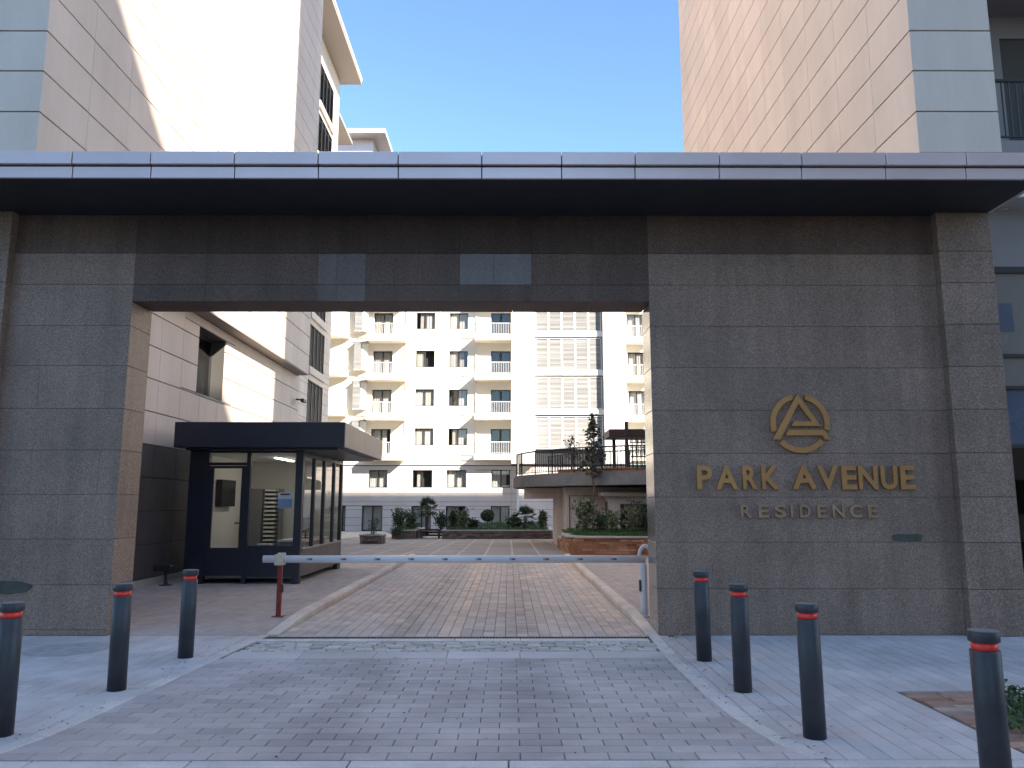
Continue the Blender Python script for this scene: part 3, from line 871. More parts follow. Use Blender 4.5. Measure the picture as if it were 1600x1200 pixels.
# recessed balcony front at the right edge
mb = MB()
wall_openings(mb, 7.19, 52, 5.3, HR, 12.15, [(8.3, 9.6, 7.2, 9.4), (12, 13.6, 7.2, 9.4)], .3)
mb.build('recessed_wall', 'mauve_panel', rb)
for k in range(3):
    z = 7.05 + 3.05*k
    MB().box(7.192, 14, 11.1, 12.149, z-.3, z).build('balcony_slab', 'mauve_panel', rb)
    mb = MB(); railing(mb, [(7.24, 11.15, z), (13.9, 11.15, z)], 1.0, .11, .014, .03)
    mb.build('balcony_railing', 'rail_dark', rb)
pane_set(rb, 8.3, 9.6, 7.2, 9.4, 12.3)
MB().bbox(6.62, 14.0, 10.25, 10.655, 5.80, 5.98, .01).build('ledge', 'roof_edge', rb)
# glazed ground floor beyond the pilaster
MB().box(6.39, 14.0, 10.66, 10.735, 4.93, 5.775).build('shop_fascia', 'mauve_panel', rb)
gf = MB()
for x in (6.39, 7.75, 9.11, 10.47): gf.box(x, x+.05, 10.66, 10.74, 0, 4.93)
for z in (0.0, 2.36, 3.17, 3.62, 4.84): gf.box(6.44, 10.47, 10.655, 10.735, z, z+(.09 if z > 4 else .05))
go = gf.build('shopfront_frame', 'dark_frame', rb)
for i, x in enumerate((6.44, 7.80, 9.16)):
    for (a, b, m) in ((.05, 2.36, 'glass_dark'), (2.41, 3.17, 'window_blue'), (3.22, 3.62, 'taupe_panel'), (3.67, 4.84, 'taupe_panel')):
        MB().box(x+.001, x+1.308, 10.69, 10.70, a+.001, b-.001).build('pane', m, go)
    MB().box(x+.25, x+.65, 10.68, 10.689, 4.0, 4.4).build('vent', 'window_blue', go)
MB().box(6.3, 14, 12.14, 12.148, 0, 4.9).build('shop_back_wall', 'int_grey', rb)
MB().bbox(6.75, 7.3, 10.95, 11.3, .05, 1.35, .02).build('red_counter', 'red_paint', rb)
# ---- louvred wing behind the left building
XV = -10.93
wg = thing('apartment_building', 'pale block with louvred windows and jutting eave behind the left building', 'building', (-14, 40, 0))
holes = []
MB().box(-25, XV-.08, 30.0, 47.0, -.5, 28.6).build('core', 'panel_gap', wg)
sills = [(5.98+3.1*k, 8.35+3.1*k) for k in range(7)]
tiles = panel_grid('+x', XV-.08, 30.0, 47.0, -.4, 28.6, .62, 1.9, [(42.0, 45.3, a, b) for a, b in sills] + [(36.0, 40.0, a, b) for a, b in sills], zstart=0)
place_tiles('panel', tiles, .08, .004, '+x', wg, 'panel', 120, 'panels_beyond')
for a, b in sills:
    for u0, u1 in ((42.0, 45.3),):
        f = MB()
        f.box(XV-.03, XV+.03, u0, u1, b-.06, b).box(XV-.03, XV+.03, u0, u1, a, a+.06)
        n = 4
        for i in range(n+1):
            yy = u0+(u1-u0-.06)*i/n; f.box(XV-.029, XV+.031, yy, yy+.06, a+.06, b-.06)
        s = f.build('window', 'dark_frame', wg)
        l = MB(); z = a+.1
        while z < b-.1:
            l.add([(XV-.02,u0+.05,z),(XV-.02,u1-.05,z),(XV+.012,u1-.05,z-.05),(XV+.012,u0+.05,z-.05)],[(0,1,2,3)]); z += .075
        l.build('slats', 'louver_dark', s, kind='stuff')
        MB().box(XV-.02, XV+.12, u0-.15, u1+.15, a-.42, a-.02).build('sill_band', 'panel', s)
MB().box(-25, -9.6, 29.0, 47.35, 28.62, 28.85).build('eave', 'eave', wg)
MB().box(-25, -9.57, 29.0, 47.38, 28.852, 29.05).build('roof_edge', 'roof_edge', wg)
# ---- block across the street, behind the photographer
bb = thing('apartment_building', 'tall plain apartment block across the street that shades the gate', 'building', (26, -22, 0))
MB().box(7.0, 40, -30, -14, -.1, 33.4).build('wall', 'backing_block', bb)
wm_ = MB().box(0, 1.6, 0, .04, 0, 1.5).mesh('window', 'glass_dark')
for k in range(10):
    for i in range(9):
        x = 8 + 3.6*i; z = 1.2+3.2*k
        link('window', wm_, bb, (x, -13.99, z))

b2 = thing('apartment_building', 'unseen lower block added across the street to cut low sky light', 'building', (-15, -22, 0))
MB().box(-24, -6.2, -32, -16, -.1, 13.0).build('wall', 'backing_block', b2)  # unseen mass added to dim the low sky light under the canopy
me_ = MB().box(0, 1.6, 0, .04, 0, 1.5).mesh('window', 'glass_dark')
for k in range(4):
    for i in range(4): link('window', me_, b2, (-22+3.8*i, -15.99, 1.4+3.2*k))

# ================================================================== FAR APARTMENT BUILDING (across the courtyard)
fb = thing('apartment_building', 'white and cream apartment building with balconies across the courtyard', 'building', (0, 62, -.4))
Y0 = 60.0
ST = 3.06
ZT = 27.6
lev = [5.30 + ST*k for k in range(5)]              # balcony floor levels
holes = []
for k in range(4):
    zb = 6.07 + 3.045*k
    holes += [(-7.26, -5.80, zb, zb+1.33), (-4.66, -3.21, zb, zb+1.30)]
doors = []
for k in range(4):
    z = lev[k]+.02
    doors += [(-10.60, -9.10, z, z+2.02), (-1.40, .13, z, z+2.02)]
mb = MB()
wall_openings(mb, -30, .20, 4.62, ZT, Y0, holes+doors, .22)
mb.build('wall', 'facade_cream', fb)
MB().box(-30, .2, Y0+.9, 74, -.5, ZT-.02).build('rear_core', 'room_dark', fb)
for i, (a, b, c, d) in enumerate(holes):
    pane_set(fb, a, b, c, d, Y0+.12)
for i, (a, b, c, d) in enumerate(doors):
    pane_set(fb, a, b, c, d, Y0+.12, name='balcony_door', fr=.08, cur=(a < -5), gm='glass')
# lower storeys: horizontal panels
low_w = [(-10.66, -9.26, 2.86, 4.17), (-7.33, -5.85, 2.86, 4.17), (-4.74, -3.26, 2.86, 4.17), (-1.32, .10, 2.86, 4.2)]
low_d = [(-11.12, -9.57, -.39, 1.5), (-12.98, -12.36, -.39, 1.48), (-7.38, -5.9, -.39, 1.46), (-4.76, -3.30, -.39, 1.46), (-1.36, .05, -.39, 1.46)]
tiles = panel_grid('-y', Y0-.0, -16.0, .20, -.40, 4.50, .592, 2.7, low_w+low_d, zstart=-.57)
place_tiles('panel', tiles, .06, .006, '-y', fb, 'facade_panel', 290)
mb = MB(); wall_openings(mb, -30, .2, -.5, 4.62, Y0+.03, low_w+low_d, .3); mb.build('lower_backing', 'panel_gap', fb)
for (a, b, c, d) in low_w: pane_set(fb, a, b, c, d, Y0+.16)
for (a, b, c, d) in low_d: pane_set(fb, a, b, c, d, Y0+.16, name='ground_door', fr=.08, gm='glass')
tiles = panel_grid('-y', Y0+.02, .20, 16.0, -.40, 4.50, .592, 2.7, [], zstart=-.57)
place_tiles('panel', tiles, .06, .006, '-y', fb, 'facade_panel', 60)
MB().box(.2, 22, Y0+.021, 74, -.5, 4.6).build('lower_backing', 'panel_gap', fb)
MB().bbox(-30, .2, Y0-.16, Y0-.002, 4.56, 4.66, .01).build('cornice', 'facade_white', fb)
MB().bbox(-30, .2, Y0-.10, Y0-.003, 4.92, 5.06, .01).build('cornice', 'facade_white', fb)
MB().bbox(.60, .76, Y0-1.15, Y0-.05, -.5, 4.62, .01).build('fin_wall', 'facade_white', fb)
# balcony stacks
def balcony(x0, x1, z, depth, posts=True, cham=0.0, door=None, railx=None):
    poly = [(x0, Y0-.003), (x0, Y0-depth), (x1-cham, Y0-depth), (x1, Y0-depth+cham), (x1, Y0-.003)]
    if cham == 0: poly = [(x0, Y0-.003), (x0, Y0-depth), (x1, Y0-depth), (x1, Y0-.003)]
    s = MB().prism(poly, z-.42, z-.04).build('balcony_slab', 'facade_cream', fb)
    cx = (x0+x1)/2
    p2 = [(cx+(px-cx)*1.03, py-(.04 if py < Y0-.1 else 0)) for px, py in poly]
    MB().prism(p2, z-.04+.002, z).build('slab_edge', 'facade_white', s)
    mb = MB(); e = .08
    pts = [(p[0]+(e if p[0] < cx else -e), p[1]+(e if p[1] < Y0-.1 else 0), z) for p in poly]
    railing(mb, pts, .92, .13, .014, .028)
    mb.build('balcony_railing', 'rail_white', s)
for k in range(5):
    balcony(-10.85, -7.95, lev[k], 1.2)
    balcony(-2.62, .19, lev[k]+.03, 1.2)
    balcony(-15.5, -12.45, lev[k]+.35, 1.3, cham=.9)
    balcony(9.03, 10.9, lev[k]-.12, .9)
for xp in (-8.02, -2.56):
    MB().box(xp-.04, xp+.04, Y0-.12, Y0-.02, 5.3, 20).build('rain_pipe', 'facade_white', fb)
# louvred bay windows at the left
for k in range(4):
    z0 = 5.75+ST*k; z1 = z0+2.15
    b = MB(); b.prism([(-12.1, Y0-.004), (-12.0, Y0-.55), (-11.35, Y0-.55), (-11.05, Y0-.25), (-11.02, Y0-.004)], z0, z1).build('bay_window', 'facade_white', fb)
    bo = fb.children[-1]
    bw = [o for o in fb.children if o.name.startswith('bay_window')][-1]
    l = MB(); z = z0+.1
    while z < z1-.05:
        l.box(-11.98, -11.38, Y0-.60, Y0-.556, z, z+.05); z += .1
    l.build('slats', 'louver', bw, kind='stuff')
    MB().box(-12.12, -10.98, Y0-.62, Y0-.004, z1+.002, z1+.07).build('bay_cap', 'eave', bw)
# piers and shutter bay
MB().box(.205, 2.0, Y0-1.15, 66, 4.62, ZT).build('pier', 'facade_white', fb)
MB().box(7.26, 9.0, Y0-1.15, 66, 4.62, ZT).build('pier', 'facade_white', fb)
MB().box(2.0, 7.26, Y0-.30, 66, 4.62, ZT).build('shutter_bay_back', 'dark_frame', fb)
mbw = MB()
holes2 = [(9.3, 10.6, lev[k]-.05, lev[k]+1.95) for k in range(4)]
wall_openings(mbw, 9.0, 30, 4.62, ZT, Y0, holes2, .22); mbw.build('wall', 'facade_cream', fb)
for h in holes2: pane_set(fb, *h, Y0+.12, name='balcony_door', fr=.08)
for k in range(5):
    zs0 = 8.80+3.05*(k-1); zs1 = zs0+2.50
    MB().bbox(2.002, 7.258, Y0-.72, Y0-.302, zs1+.12, zs1+.52, .01).build('spandrel', 'facade_white', fb)
    for i in range(5):
        a = 2.06+1.03*i; b = a+.99
        f = MB(); f.box(a, b, Y0-.66, Y0-.60, zs0, zs0+.05).box(a, b, Y0-.66, Y0-.60, zs1-.05, zs1)
        f.box(a, a+.05, Y0-.66, Y0-.60, zs0+.05, zs1-.05).box(b-.05, b, Y0-.66, Y0-.60, zs0+.05, zs1-.05)
        s = f.build('shutter', 'facade_white', fb)
        l = MB(); z = zs0+.07
        while z < zs1-.09:
            t = random.uniform(-.006, .006)
            l.add([(a+.05,Y0-.655,z),(b-.05,Y0-.655,z),(b-.05,Y0-.60,z+.06+t),(a+.05,Y0-.60,z+.06+t)],[(0,1,2,3)])
            l.add([(a+.05,Y0-.657,z-.012),(b-.05,Y0-.657,z-.012),(b-.05,Y0-.655,z),(a+.05,Y0-.655,z)],[(0,1,2,3)]); z += .098
        l.build('slats', 'louver', s, kind='stuff')
# roof pieces that show above the gate at the left
MB().box(-30, -10.0, Y0-.7, 74, 31.3, 31.65).build('roof', 'roof_edge', fb)
MB().box(-30, -11.2, Y0+.5, 74, ZT, 31.3).build('top_storey', 'fascia', fb)
MB().box(-30, -12.6, 54.5, Y0-.71, 30.2, 30.45).build('side_roof', 'eave', fb)

# ================================================================== PODIUM TERRACE, right of the courtyard
pd = thing('podium_terrace', 'raised concrete terrace with curved edge and dark railing at courtyard right', 'terrace', (4, 31, 0))
edge = [(.2,34.6),(.42,33.6),(.95,32.3),(1.6,31.3),(2.4,30.45),(3.4,29.6),(4.6,28.9),(6.0,28.3),(7.6,27.9)]
poly = edge + [(14,27.9),(14,40),(.9,40),(.3,37)]
MB().prism(poly, 2.32, 2.72).build('slab', 'concrete', pd)
def inset(p, d): return (p[0]+d*.75, p[1]+d*.66)
MB().prism([inset(p, .10) for p in edge] + [inset(p, .42) for p in reversed(edge)], 2.722, 2.82).build('upstand', 'concrete', pd)
mb = MB(); pts = [(*inset(p, .2), 2.82) for p in edge]
railing(mb, pts, .95, .14, .014, .03)
mb.build('railing', 'rail_dark', pd)
mb = MB(); pts = [(*inset(p, 1.8), 2.75) for p in edge[1:]]
railing(mb, pts, .95, .14, .014, .025)
mb.build('inner_railing', 'rail_dark', pd)
mb = MB(); pp = [inset(p, .5) for p in edge[3:]]
mb.prism(pp + [inset(p, 1.0) for p in reversed(edge[3:])], 2.723, 2.98); mb.build('brick_upstand', 'stone_red', pd)
g = gz(32)
MB().box(2.25, 14, 31.6, 39, g-.1, 2.279).build('wall', 'plaster', pd)
MB().box(2.02, 2.249, 33.4, 36, g-.1, 2.278).build('column', 'plaster', pd)
MB().box(2.41, 2.44, 31.56, 31.6, g, 1.95).box(2.44, 3.8, 31.56, 31.6, 1.93, 1.95).build('wall_reveal', 'panel_gap', pd)
MB().box(.7, 2.24, 33.5, 36, 1.85, 2.277).build('beam', 'plaster', pd)
MB().box(3.85, 8, 30.5, 31.599, g-.1, 1.90).build('lodge_wall', 'plaster', pd)
MB().bbox(3.55, 8, 30.2, 31.598, 1.902, 2.06, .03).build('lodge_eave', 'plaster', pd)
wo = MB().box(4.30, 6.0, 30.46, 30.499, .35, 1.62).build('lodge_window', 'dark_frame', pd)
MB().box(4.36, 5.94, 30.445, 30.458, .41, 1.56).build('pane', 'glass_dark', wo)
MB().box(3.82, 3.849, 30.8, 31.3, .5, 1.7).build('side_window', 'dark_frame', pd)

pg = thing('pergola', 'dark brown timber pergola with lattice screen on the terrace', 'pergola', (4.95, 33, 2.75))
MB().bbox(4.2, 6.6, 32.6, 34.4, 4.40, 4.72, .02).build('roof', 'wood_brown', pg)
for x, y in ((4.92, 32.56), (4.62, 34.3), (6.5, 32.56)):
    MB().bbox(x-.07, x+.07, y-.07, y+.07, 2.72, 5.02 if x == 4.92 else 4.399, .01).build('post', 'wood_brown', pg)
for i in range(7): MB().box(5.15+i*.2, 5.19+i*.2, 32.70, 32.73, 2.8, 4.39).build('lattice_bar', 'wood_brown', pg)
for i in range(7): MB().box(5.10, 6.45, 32.731, 32.755, 2.95+i*.2, 2.99+i*.2).build('lattice_bar', 'wood_brown', pg)

# ================================================================== GUARD BOOTH
gb = thing('guard_booth', 'dark navy metal guard booth with glass windows beside the drive', 'booth', (-5.4, 18, 0))
bx0, bx1, by0, by1 = -6.62, -4.27, 16.30, 20.28
roof = MB().bbox(-6.78, -3.33, 15.82, 20.5, 2.74, 3.255, .008).build('roof', 'navy_metal', gb)
MB().box(-3.329, -3.318, 15.83, 20.49, 2.75, 3.245).build('roof_side', 'booth_side', roof)
MB().box(-6.6, -3.5, 16.0, 20.3, 2.70, 2.739).build('ceiling', 'navy_metal', roof)
f = MB()
f.box(bx0, -6.22, by0, by0+.12, 0, 2.70)                     # left front post
f.box(-4.42, bx1, by0, by0+.15, .0, 2.70)                    # right front post
f.box(-5.44, -5.36, by0+.002, by0+.10, .0, 2.70)             # door / window post
f.box(-6.22, -5.44, by0+.001, by0+.10, 2.40, 2.46)
f.box(-6.22, -4.42, by0+.003, by0+.10, 2.66, 2.70)
f.box(bx1-.08, bx1-.001, by1-.12, by1, 0, 2.70)
for y in (17.35, 18.30, 19.32): f.box(bx1-.08, bx1-.002, y, y+.09, .67, 2.70)
f.box(bx1-.08, bx1-.003, by0+.15, by1-.12, 2.60, 2.70)
f.build('frame', 'navy_metal', gb)
MB().box(bx0, -5.445, by0+.011, by0+.06, .16, .16+.02).box(-5.36, -4.42, by0+.01, by0+.08, .14, .76).build('front_panel', 'navy_metal', gb)
MB().box(bx1-.07, bx1-.004, by0+.15, by1-.12, .15, .67).build('side_panel', 'booth_lower', gb)
MB().box(bx1-.09, bx1+.03, by0+.15, by1-.10, .671, .70).build('side_sill', 'booth_side', gb)
MB().box(bx1-.12, bx1-.002, by1-.35, by1-.122, 0, .149).build('foot', 'navy_metal', gb)
dr_ = MB().box(-6.22, -6.12, by0+.02, by0+.07, .16, 2.39).box(-5.54, -5.445, by0+.02, by0+.07, .16, 2.39).box(-6.12, -5.54, by0+.02, by0+.07, .181, .72).box(-6.12, -5.54, by0+.02, by0+.07, 2.34, 2.39).build('door', 'navy_metal', gb)
MB().add([(-6.12,by0+.045,.72),(-5.54,by0+.045,.72),(-5.54,by0+.045,2.34),(-6.12,by0+.045,2.34)],[(0,1,2,3)]).build('pane', 'glass', dr_)
MB().tube((-5.50, by0-.035, 1.22), (-5.62, by0-.035, 1.22), .012, n=8).tube((-5.50, by0-.035, 1.22), (-5.50, by0+.02, 1.22), .012, n=8).box(-5.525, -5.475, by0+.008, by0+.02, 1.08, 1.30).build('handle', 'dark_frame', dr_)
MB().add([(-6.22,by0+.045,2.46),(-5.44,by0+.045,2.46),(-5.44,by0+.045,2.66),(-6.22,by0+.045,2.66)],[(0,1,2,3)]).build('transom_pane', 'glass', gb)
MB().add([(-5.36,by0+.045,.76),(-4.42,by0+.045,.76),(-4.42,by0+.045,2.66),(-5.36,by0+.045,2.66)],[(0,1,2,3)]).build('pane', 'glass', gb)
for a, b in ((16.45,17.35),(17.44,18.30),(18.39,19.32),(19.41,20.16)):
    MB().add([(bx1-.04,a,.70),(bx1-.04,b,.70),(bx1-.04,b,2.60),(bx1-.04,a,2.60)],[(0,1,2,3)]).build('pane', 'glass', gb)
MB().box(bx0+.01, bx1-.09, by0+.12, by1-.13, .10, .14).build('floor', 'int_grey', gb)
MB().box(bx0, bx0+.08, by0+.12, by1-.001, .14, 2.699).build('left_wall', 'int_wall', gb)
MB().box(bx0+.081, bx1-.081, by1-.12, by1-.002, .0, 2.698).build('back_wall', 'int_wall', gb)
MB().box(bx0+.09, bx1-.09, by0+.11, by1-.13, 2.66, 2.695).build('inner_ceiling', 'int_wall', gb)
# inside the booth
cb = MB().bbox(-6.42, -6.02, 19.3, 20.14, .142, 1.98, .01).build('filing_cabinet', 'int_grey')
tag(cb, 'tall grey cabinet standing inside the guard booth', 'cabinet')
sh = thing('key_rack', 'white slatted letter rack inside the guard booth window', 'rack', (-5.78, 19.6, .14))
MB().box(-5.98, -5.96, 19.3, 19.6, .142, 1.98).box(-5.60, -5.58, 19.3, 19.6, .142, 1.98).box(-5.96, -5.60, 19.58, 19.6, .142, 1.98).build('frame', 'int_grey', sh)
for i in range(18): MB().box(-5.959, -5.70, 19.3, 19.57, .22+i*.1, .265+i*.1).build('slat', 'int_wall', sh)
lp = thing('ceiling_lamp', 'lit white tube lamp under the guard booth ceiling', 'lamp', (-5.2, 18.2, 2.66))
MB().box(-5.26, -5.14, 17.5, 18.9, 2.635, 2.659).build('housing', 'int_wall', lp)
MB().box(-5.24, -5.16, 17.52, 18.88, 2.615, 2.634).build('tube', 'lamp_glow', lp)
nt_ = thing('notice', 'pale blue paper notice on the guard booth window', 'notice', (-4.62, 16.38, 1.6))
MB().box(-4.78, -4.48, 16.36, 16.364, 1.52, 1.84).build('sheet', 'paper', nt_); MB().box(-4.775, -4.485, 16.356, 16.3595, 1.53, 1.71).build('print', 'paper_blue', nt_); MB().box(-4.73, -4.54, 16.356, 16.3595, 1.79, 1.82).build('heading', 'dark_frame', nt_)
tv = MB().bbox(-6.53, -6.40, 17.6, 18.5, 1.55, 2.15, .01).build('wall_box', 'screen_black'); tag(tv, 'black box hung on the left inner wall of the guard booth', 'box')
dk = thing('desk', 'grey desk under the side windows inside the guard booth', 'desk', (-4.7, 18.3, .14))
MB().box(-5.0, -4.36, 17.2, 19.2, .80, .84).build('top', 'int_wall', dk)
for y in (17.25, 19.1): MB().box(-4.95, -4.42, y, y+.05, .141, .799).build('leg', 'int_grey', dk)
mo = thing('monitor', 'black computer monitor on the desk in the guard booth', 'monitor', (-4.6, 18.0, .84))
MB().bbox(-4.62, -4.58, 17.75, 18.25, .98, 1.30, .008).build('screen', 'screen_black', mo); MB().box(-4.61, -4.59, 17.97, 18.03, .86, .979).box(-4.68, -4.52, 17.9, 18.1, .841, .859).build('stand', 'screen_black', mo)
cuP = MB().lathe((-5.1, 16.5, .765), [(.10,0),(.115,.03),(.10,.032),(.09,.008)], 20).build('paper_plate', 'paper'); tag(cuP, 'small white tray on the ledge behind the booth window', 'tray')

# ================================================================== BARRIER
ba = thing('boom_barrier', 'long white boom barrier arm with red reflectors closing the drive', 'barrier', (1.93, 11.6, 0))
am = MB()
am.tube((-3.56, 11.6, .815), (1.98, 11.6, .812), .053, n=20)
arm = am.build('arm', 'arm_white', ba, smooth=False)
for p in arm.data.polygons:
    if len(p.vertices) == 4: p.use_smooth = True
for i in range(10):
    x = -2.88+i*.489
    r = MB().box(x-.042, x+.042, 11.543, 11.5475, .803, .829).build('reflector', 'sticker_red', arm)
    MB().box(x-.036, x-.012, 11.541, 11.5428, .808, .824).build('reflector_spot', 'cream_plastic', arm)
MB().lathe((1.955, 11.6, 0), [(.075,0),(.075,.025),(.05,.03),(.05,.755)], 20).build('post', 'arm_white', ba, smooth=False)
MB().box(1.86, 2.06, 11.5, 11.7, 0, .012).build('base_plate', 'kerb', ba)
h = MB(); n = 14
for i in range(n):
    t0, t1 = math.pi*i/n, math.pi*(i+1)/n
    h.tube((1.99-.09*math.cos(t0), 11.62, .84+.16*math.sin(t0)), (1.99-.09*math.cos(t1), 11.62, .84+.16*math.sin(t1)), .028, n=10)
h.build('handle_loop', 'arm_white', ba)
MB().bbox(1.885, 1.905, 11.55, 11.62, .36, .52, .004).build('lock', 'dark_frame', ba)
rp = thing('barrier_rest_post', 'slim red steel post holding up the left tip of the boom', 'post', (-3.32, 11.64, 0))
MB().bbox(-3.352, -3.288, 11.61, 11.67, 0, .73, .006).build('post', 'red_paint', rp)
MB().box(-3.40, -3.24, 11.57, 11.71, 0, .010).build('foot_plate', 'red_paint', rp)
MB().bbox(-3.385, -3.255, 11.54, 11.68, .73, .775, .008).bbox(-3.38, -3.26, 11.665, 11.70, .776, .90, .008).bbox(-3.378, -3.262, 11.525, 11.542, .776, .885, .006).build('cradle', 'cream_plastic', rp)
MB().bbox(-3.287, -3.262, 11.61, 11.66, .34, .46, .005).build('lock_box', 'dark_frame', rp)

# ================================================================== BOLLARDS
def make_bollard(x, y, label):
    t = thing('bollard', label, 'bollard', (x, y, 0), 'bollards beside the gateway drive')
    MB().lathe((x, y, 0), [(.078,0),(.078,.795),(.074,.799)], 32).build('body', 'bollard', t)
    MB().lathe((x, y, .795), [(.0675,0.0),(.0675,.05)], 32).build('reflective_band', 'red_band', t)
    MB().lathe((x, y, .845), [(.078,0),(.081,.003),(.081,.0565),(.0795,.058)], 32).build('cap', 'bollard', t)
    MB().lathe((x, y, .9032), [(.0785,0),(.0785,.0012)], 32).build('cap_top', 'bollard_top', t)
    for o in t.children:
        for p in o.data.polygons:
            if len(p.vertices) == 4 and abs(p.normal.z) < .5: p.use_smooth = True
    return t
src = make_bollard(-3.42, 8.62, 'dark bollard left of the drive, farthest of the left three, near the red barrier post')
for x, y, l in ((-3.42, 7.15, 'dark bollard left of the drive, middle one of the left three'),
                (-3.56, 5.80, 'dark bollard at the left picture edge, nearest of the left three'),
                (2.03, 8.43, 'dark bollard right of the drive, farthest one, closest to the granite pier'),
                (2.03, 7.08, 'dark bollard right of the drive, second from the granite pier'),
                (2.13, 5.73, 'dark bollard right of the drive, third from the granite pier'),
                (2.66, 4.52, 'dark bollard at lower right, nearest to the camera, beside the clay paving')):
    b = copy_tree(src); b.location = (x, y, 0); b["label"] = l
    b.rotation_euler = (random.uniform(-.009, .009), random.uniform(-.009, .009), random.uniform(0, 3))

# floodlight and security camera by the left wall
fl = thing('ground_floodlight', 'small dark floodlight on a stem at the foot of the left wall', 'floodlight', (-6.85, 16.05, 0))
MB().lathe((-6.85, 16.05, 0), [(.13,0),(.13,.012),(.05,.02),(.035,.06)], 20).build('base', 'iron', fl)
MB().tube((-6.85,16.05,.02), (-6.88,16.07,.27), .028, n=10).build('stem', 'dark_frame', fl)
hd = MB().bbox(-7.10, -6.74, 15.98, 16.12, .27, .40, .015)
hd.build('head', 'dark_frame', fl)
MB().box(-7.08, -6.76, 15.99, 16.11, .401, .406).build('lens', 'glass_dark', fl)
cc = thing('security_camera', 'small grey security camera on the left building wall', 'camera', (-7.27, 26.7, 5.1))
MB().tube((-7.27, 26.5, 5.15), (-7.0, 26.45, 5.12), .03, n=8).build('arm', 'rail_dark', cc)
MB().bbox(-7.05, -6.93, 26.2, 26.55, 5.02, 5.14, .02).build('body', 'dark_frame', cc)
MB().tube((-6.99, 26.2, 5.08), (-6.99, 26.17, 5.08), .04, n=12).build('lens', 'screen_black', cc)

# ================================================================== PLANTERS AND PLANTS
def stones(path, z0, z1, m, name, parent, hmin=.05, hmax=.09, wmin=.18, wmax=.42):
    """stacked stone cladding along a path of (x, y), facing right-hand side of travel"""
    mb = MB(); z = z0
    L = [0]
    for a, b in zip(path[:-1], path[1:]): L.append(L[-1]+math.dist(a, b))
    def at(s):
        s = min(max(s, 0), L[-1])
        for i in range(len(L)-1):
            if s <= L[i+1]+1e-6:
                t = (s-L[i])/max(L[i+1]-L[i], 1e-6); a, b = path[i], path[i+1]
                d = Vector((b[0]-a[0], b[1]-a[1])).normalized()
                return Vector((a[0]+(b[0]-a[0])*t, a[1]+(b[1]-a[1])*t)), Vector((d.y, -d.x))
    while z < z1-.02:
        h = min(random.uniform(hmin, hmax), z1-z); s = -random.uniform(0, .2)
        while s < L[-1]:
            w = random.uniform(wmin, wmax); e = min(s+w, L[-1]); s0 = max(s, 0)
            if e-s0 > .03:
                p, n1 = at(s0+.004); q, n2 = at(e-.004); o = random.uniform(.012, .045); zz0, zz1 = z+.004, z+h-.004
                V = [(p.x, p.y, zz0), (q.x, q.y, zz0), (q.x, q.y, zz1), (p.x, p.y, zz1)]
                V += [(p.x+n1.x*o, p.y+n1.y*o, zz0+.004), (q.x+n2.x*o, q.y+n2.y*o, zz0+.004), (q.x+n2.x*o, q.y+n2.y*o, zz1-.004), (p.x+n1.x*o, p.y+n1.y*o, zz1-.004)]
                mb.add(V, [(4,5,6,7),(0,1,5,4),(1,2,6,5),(2,3,7,6),(3,0,4,7)])
            s = e
        z += h
    mb.build(name, m, parent, kind='stuff')
def planter(name, label, path, back, top, m, grass_h=.0, cope=.06):
    """path runs left to right along the front; back = points closing the bed"""
    c = path[len(path)//2]
    t = thing(name, label, 'planter', (c[0], c[1], gz(c[1])))
    z0 = gz(c[1])-.02
    poly = list(path)+list(back)
    MB().prism(poly, z0, top-cope).build('wall', m, t)
    full = list(path)
    stones([back[-1]]+full+[back[0]], z0, top-cope, m, 'stone_cladding', t)
    cx = sum(p[0] for p in poly)/len(poly); cy = sum(p[1] for p in poly)/len(poly)
    def sc(p, d):
        v = Vector((p[0]-cx, p[1]-cy)); l = v.length; v = v*((l+d)/l); return (cx+v.x, cy+v.y)
    inn = [sc(p, -.22) for p in poly]; out = [sc(p, .07) for p in poly]
    n = len(poly); V = [(*p, top-cope+.002) for p in out]+[(*p, top) for p in out]+[(*p, top) for p in inn]+[(*p, top-.1) for p in inn]
    F = []
    for i in range(n):
        j = (i+1)%n
        F += [(i, j, n+j, n+i), (n+i, n+j, 2*n+j, 2*n+i), (2*n+i, 2*n+j, 3*n+j, 3*n+i)]
    F.append(tuple(reversed(range(n))))
    MB().add(V, F).build('coping', 'coping', t)
    MB().prism(inn, top-cope+.003, top-.012).build('soil', 'soil', t)
    return t, inn
def lawn(poly, z0, zslope, label, dens=700):
    x0 = min(p[0] for p in poly); x1 = max(p[0] for p in poly); y0 = min(p[1] for p in poly); y1 = max(p[1] for p in poly)
    def inside(x, y):
        c = False; j = len(poly)-1
        for i in range(len(poly)):
            (xi, yi), (xj, yj) = poly[i], poly[j]
            if (yi > y) != (yj > y) and x < (xj-xi)*(y-yi)/(yj-yi)+xi: c = not c
            j = i
        return c
    mb = MB(); n = int((x1-x0)*(y1-y0)*dens)
    for i in range(n):
        x, y = random.uniform(x0, x1), random.uniform(y0, y1)
        if inside(x, y): blades(mb, x, y, z0+zslope*(y-y0)-.01, random.uniform(.05,.12), .012)
    o = mb.build('grass', 'grass', kind='stuff'); o["label"] = label; o["category"] = 'grass'
    return o
t, inn = planter('stone_planter', 'red stacked stone planter with pale coping right of the drive',
    [(1.93,26.75),(2.05,26.2),(2.5,25.9),(3.2,25.75),(4.3,25.68),(5.6,25.7)], [(5.6,28.6),(1.93,28.6)], .58, 'stone_red')
lawn(inn, .58, .05, 'grass in the red stone planter right of the drive', 500)
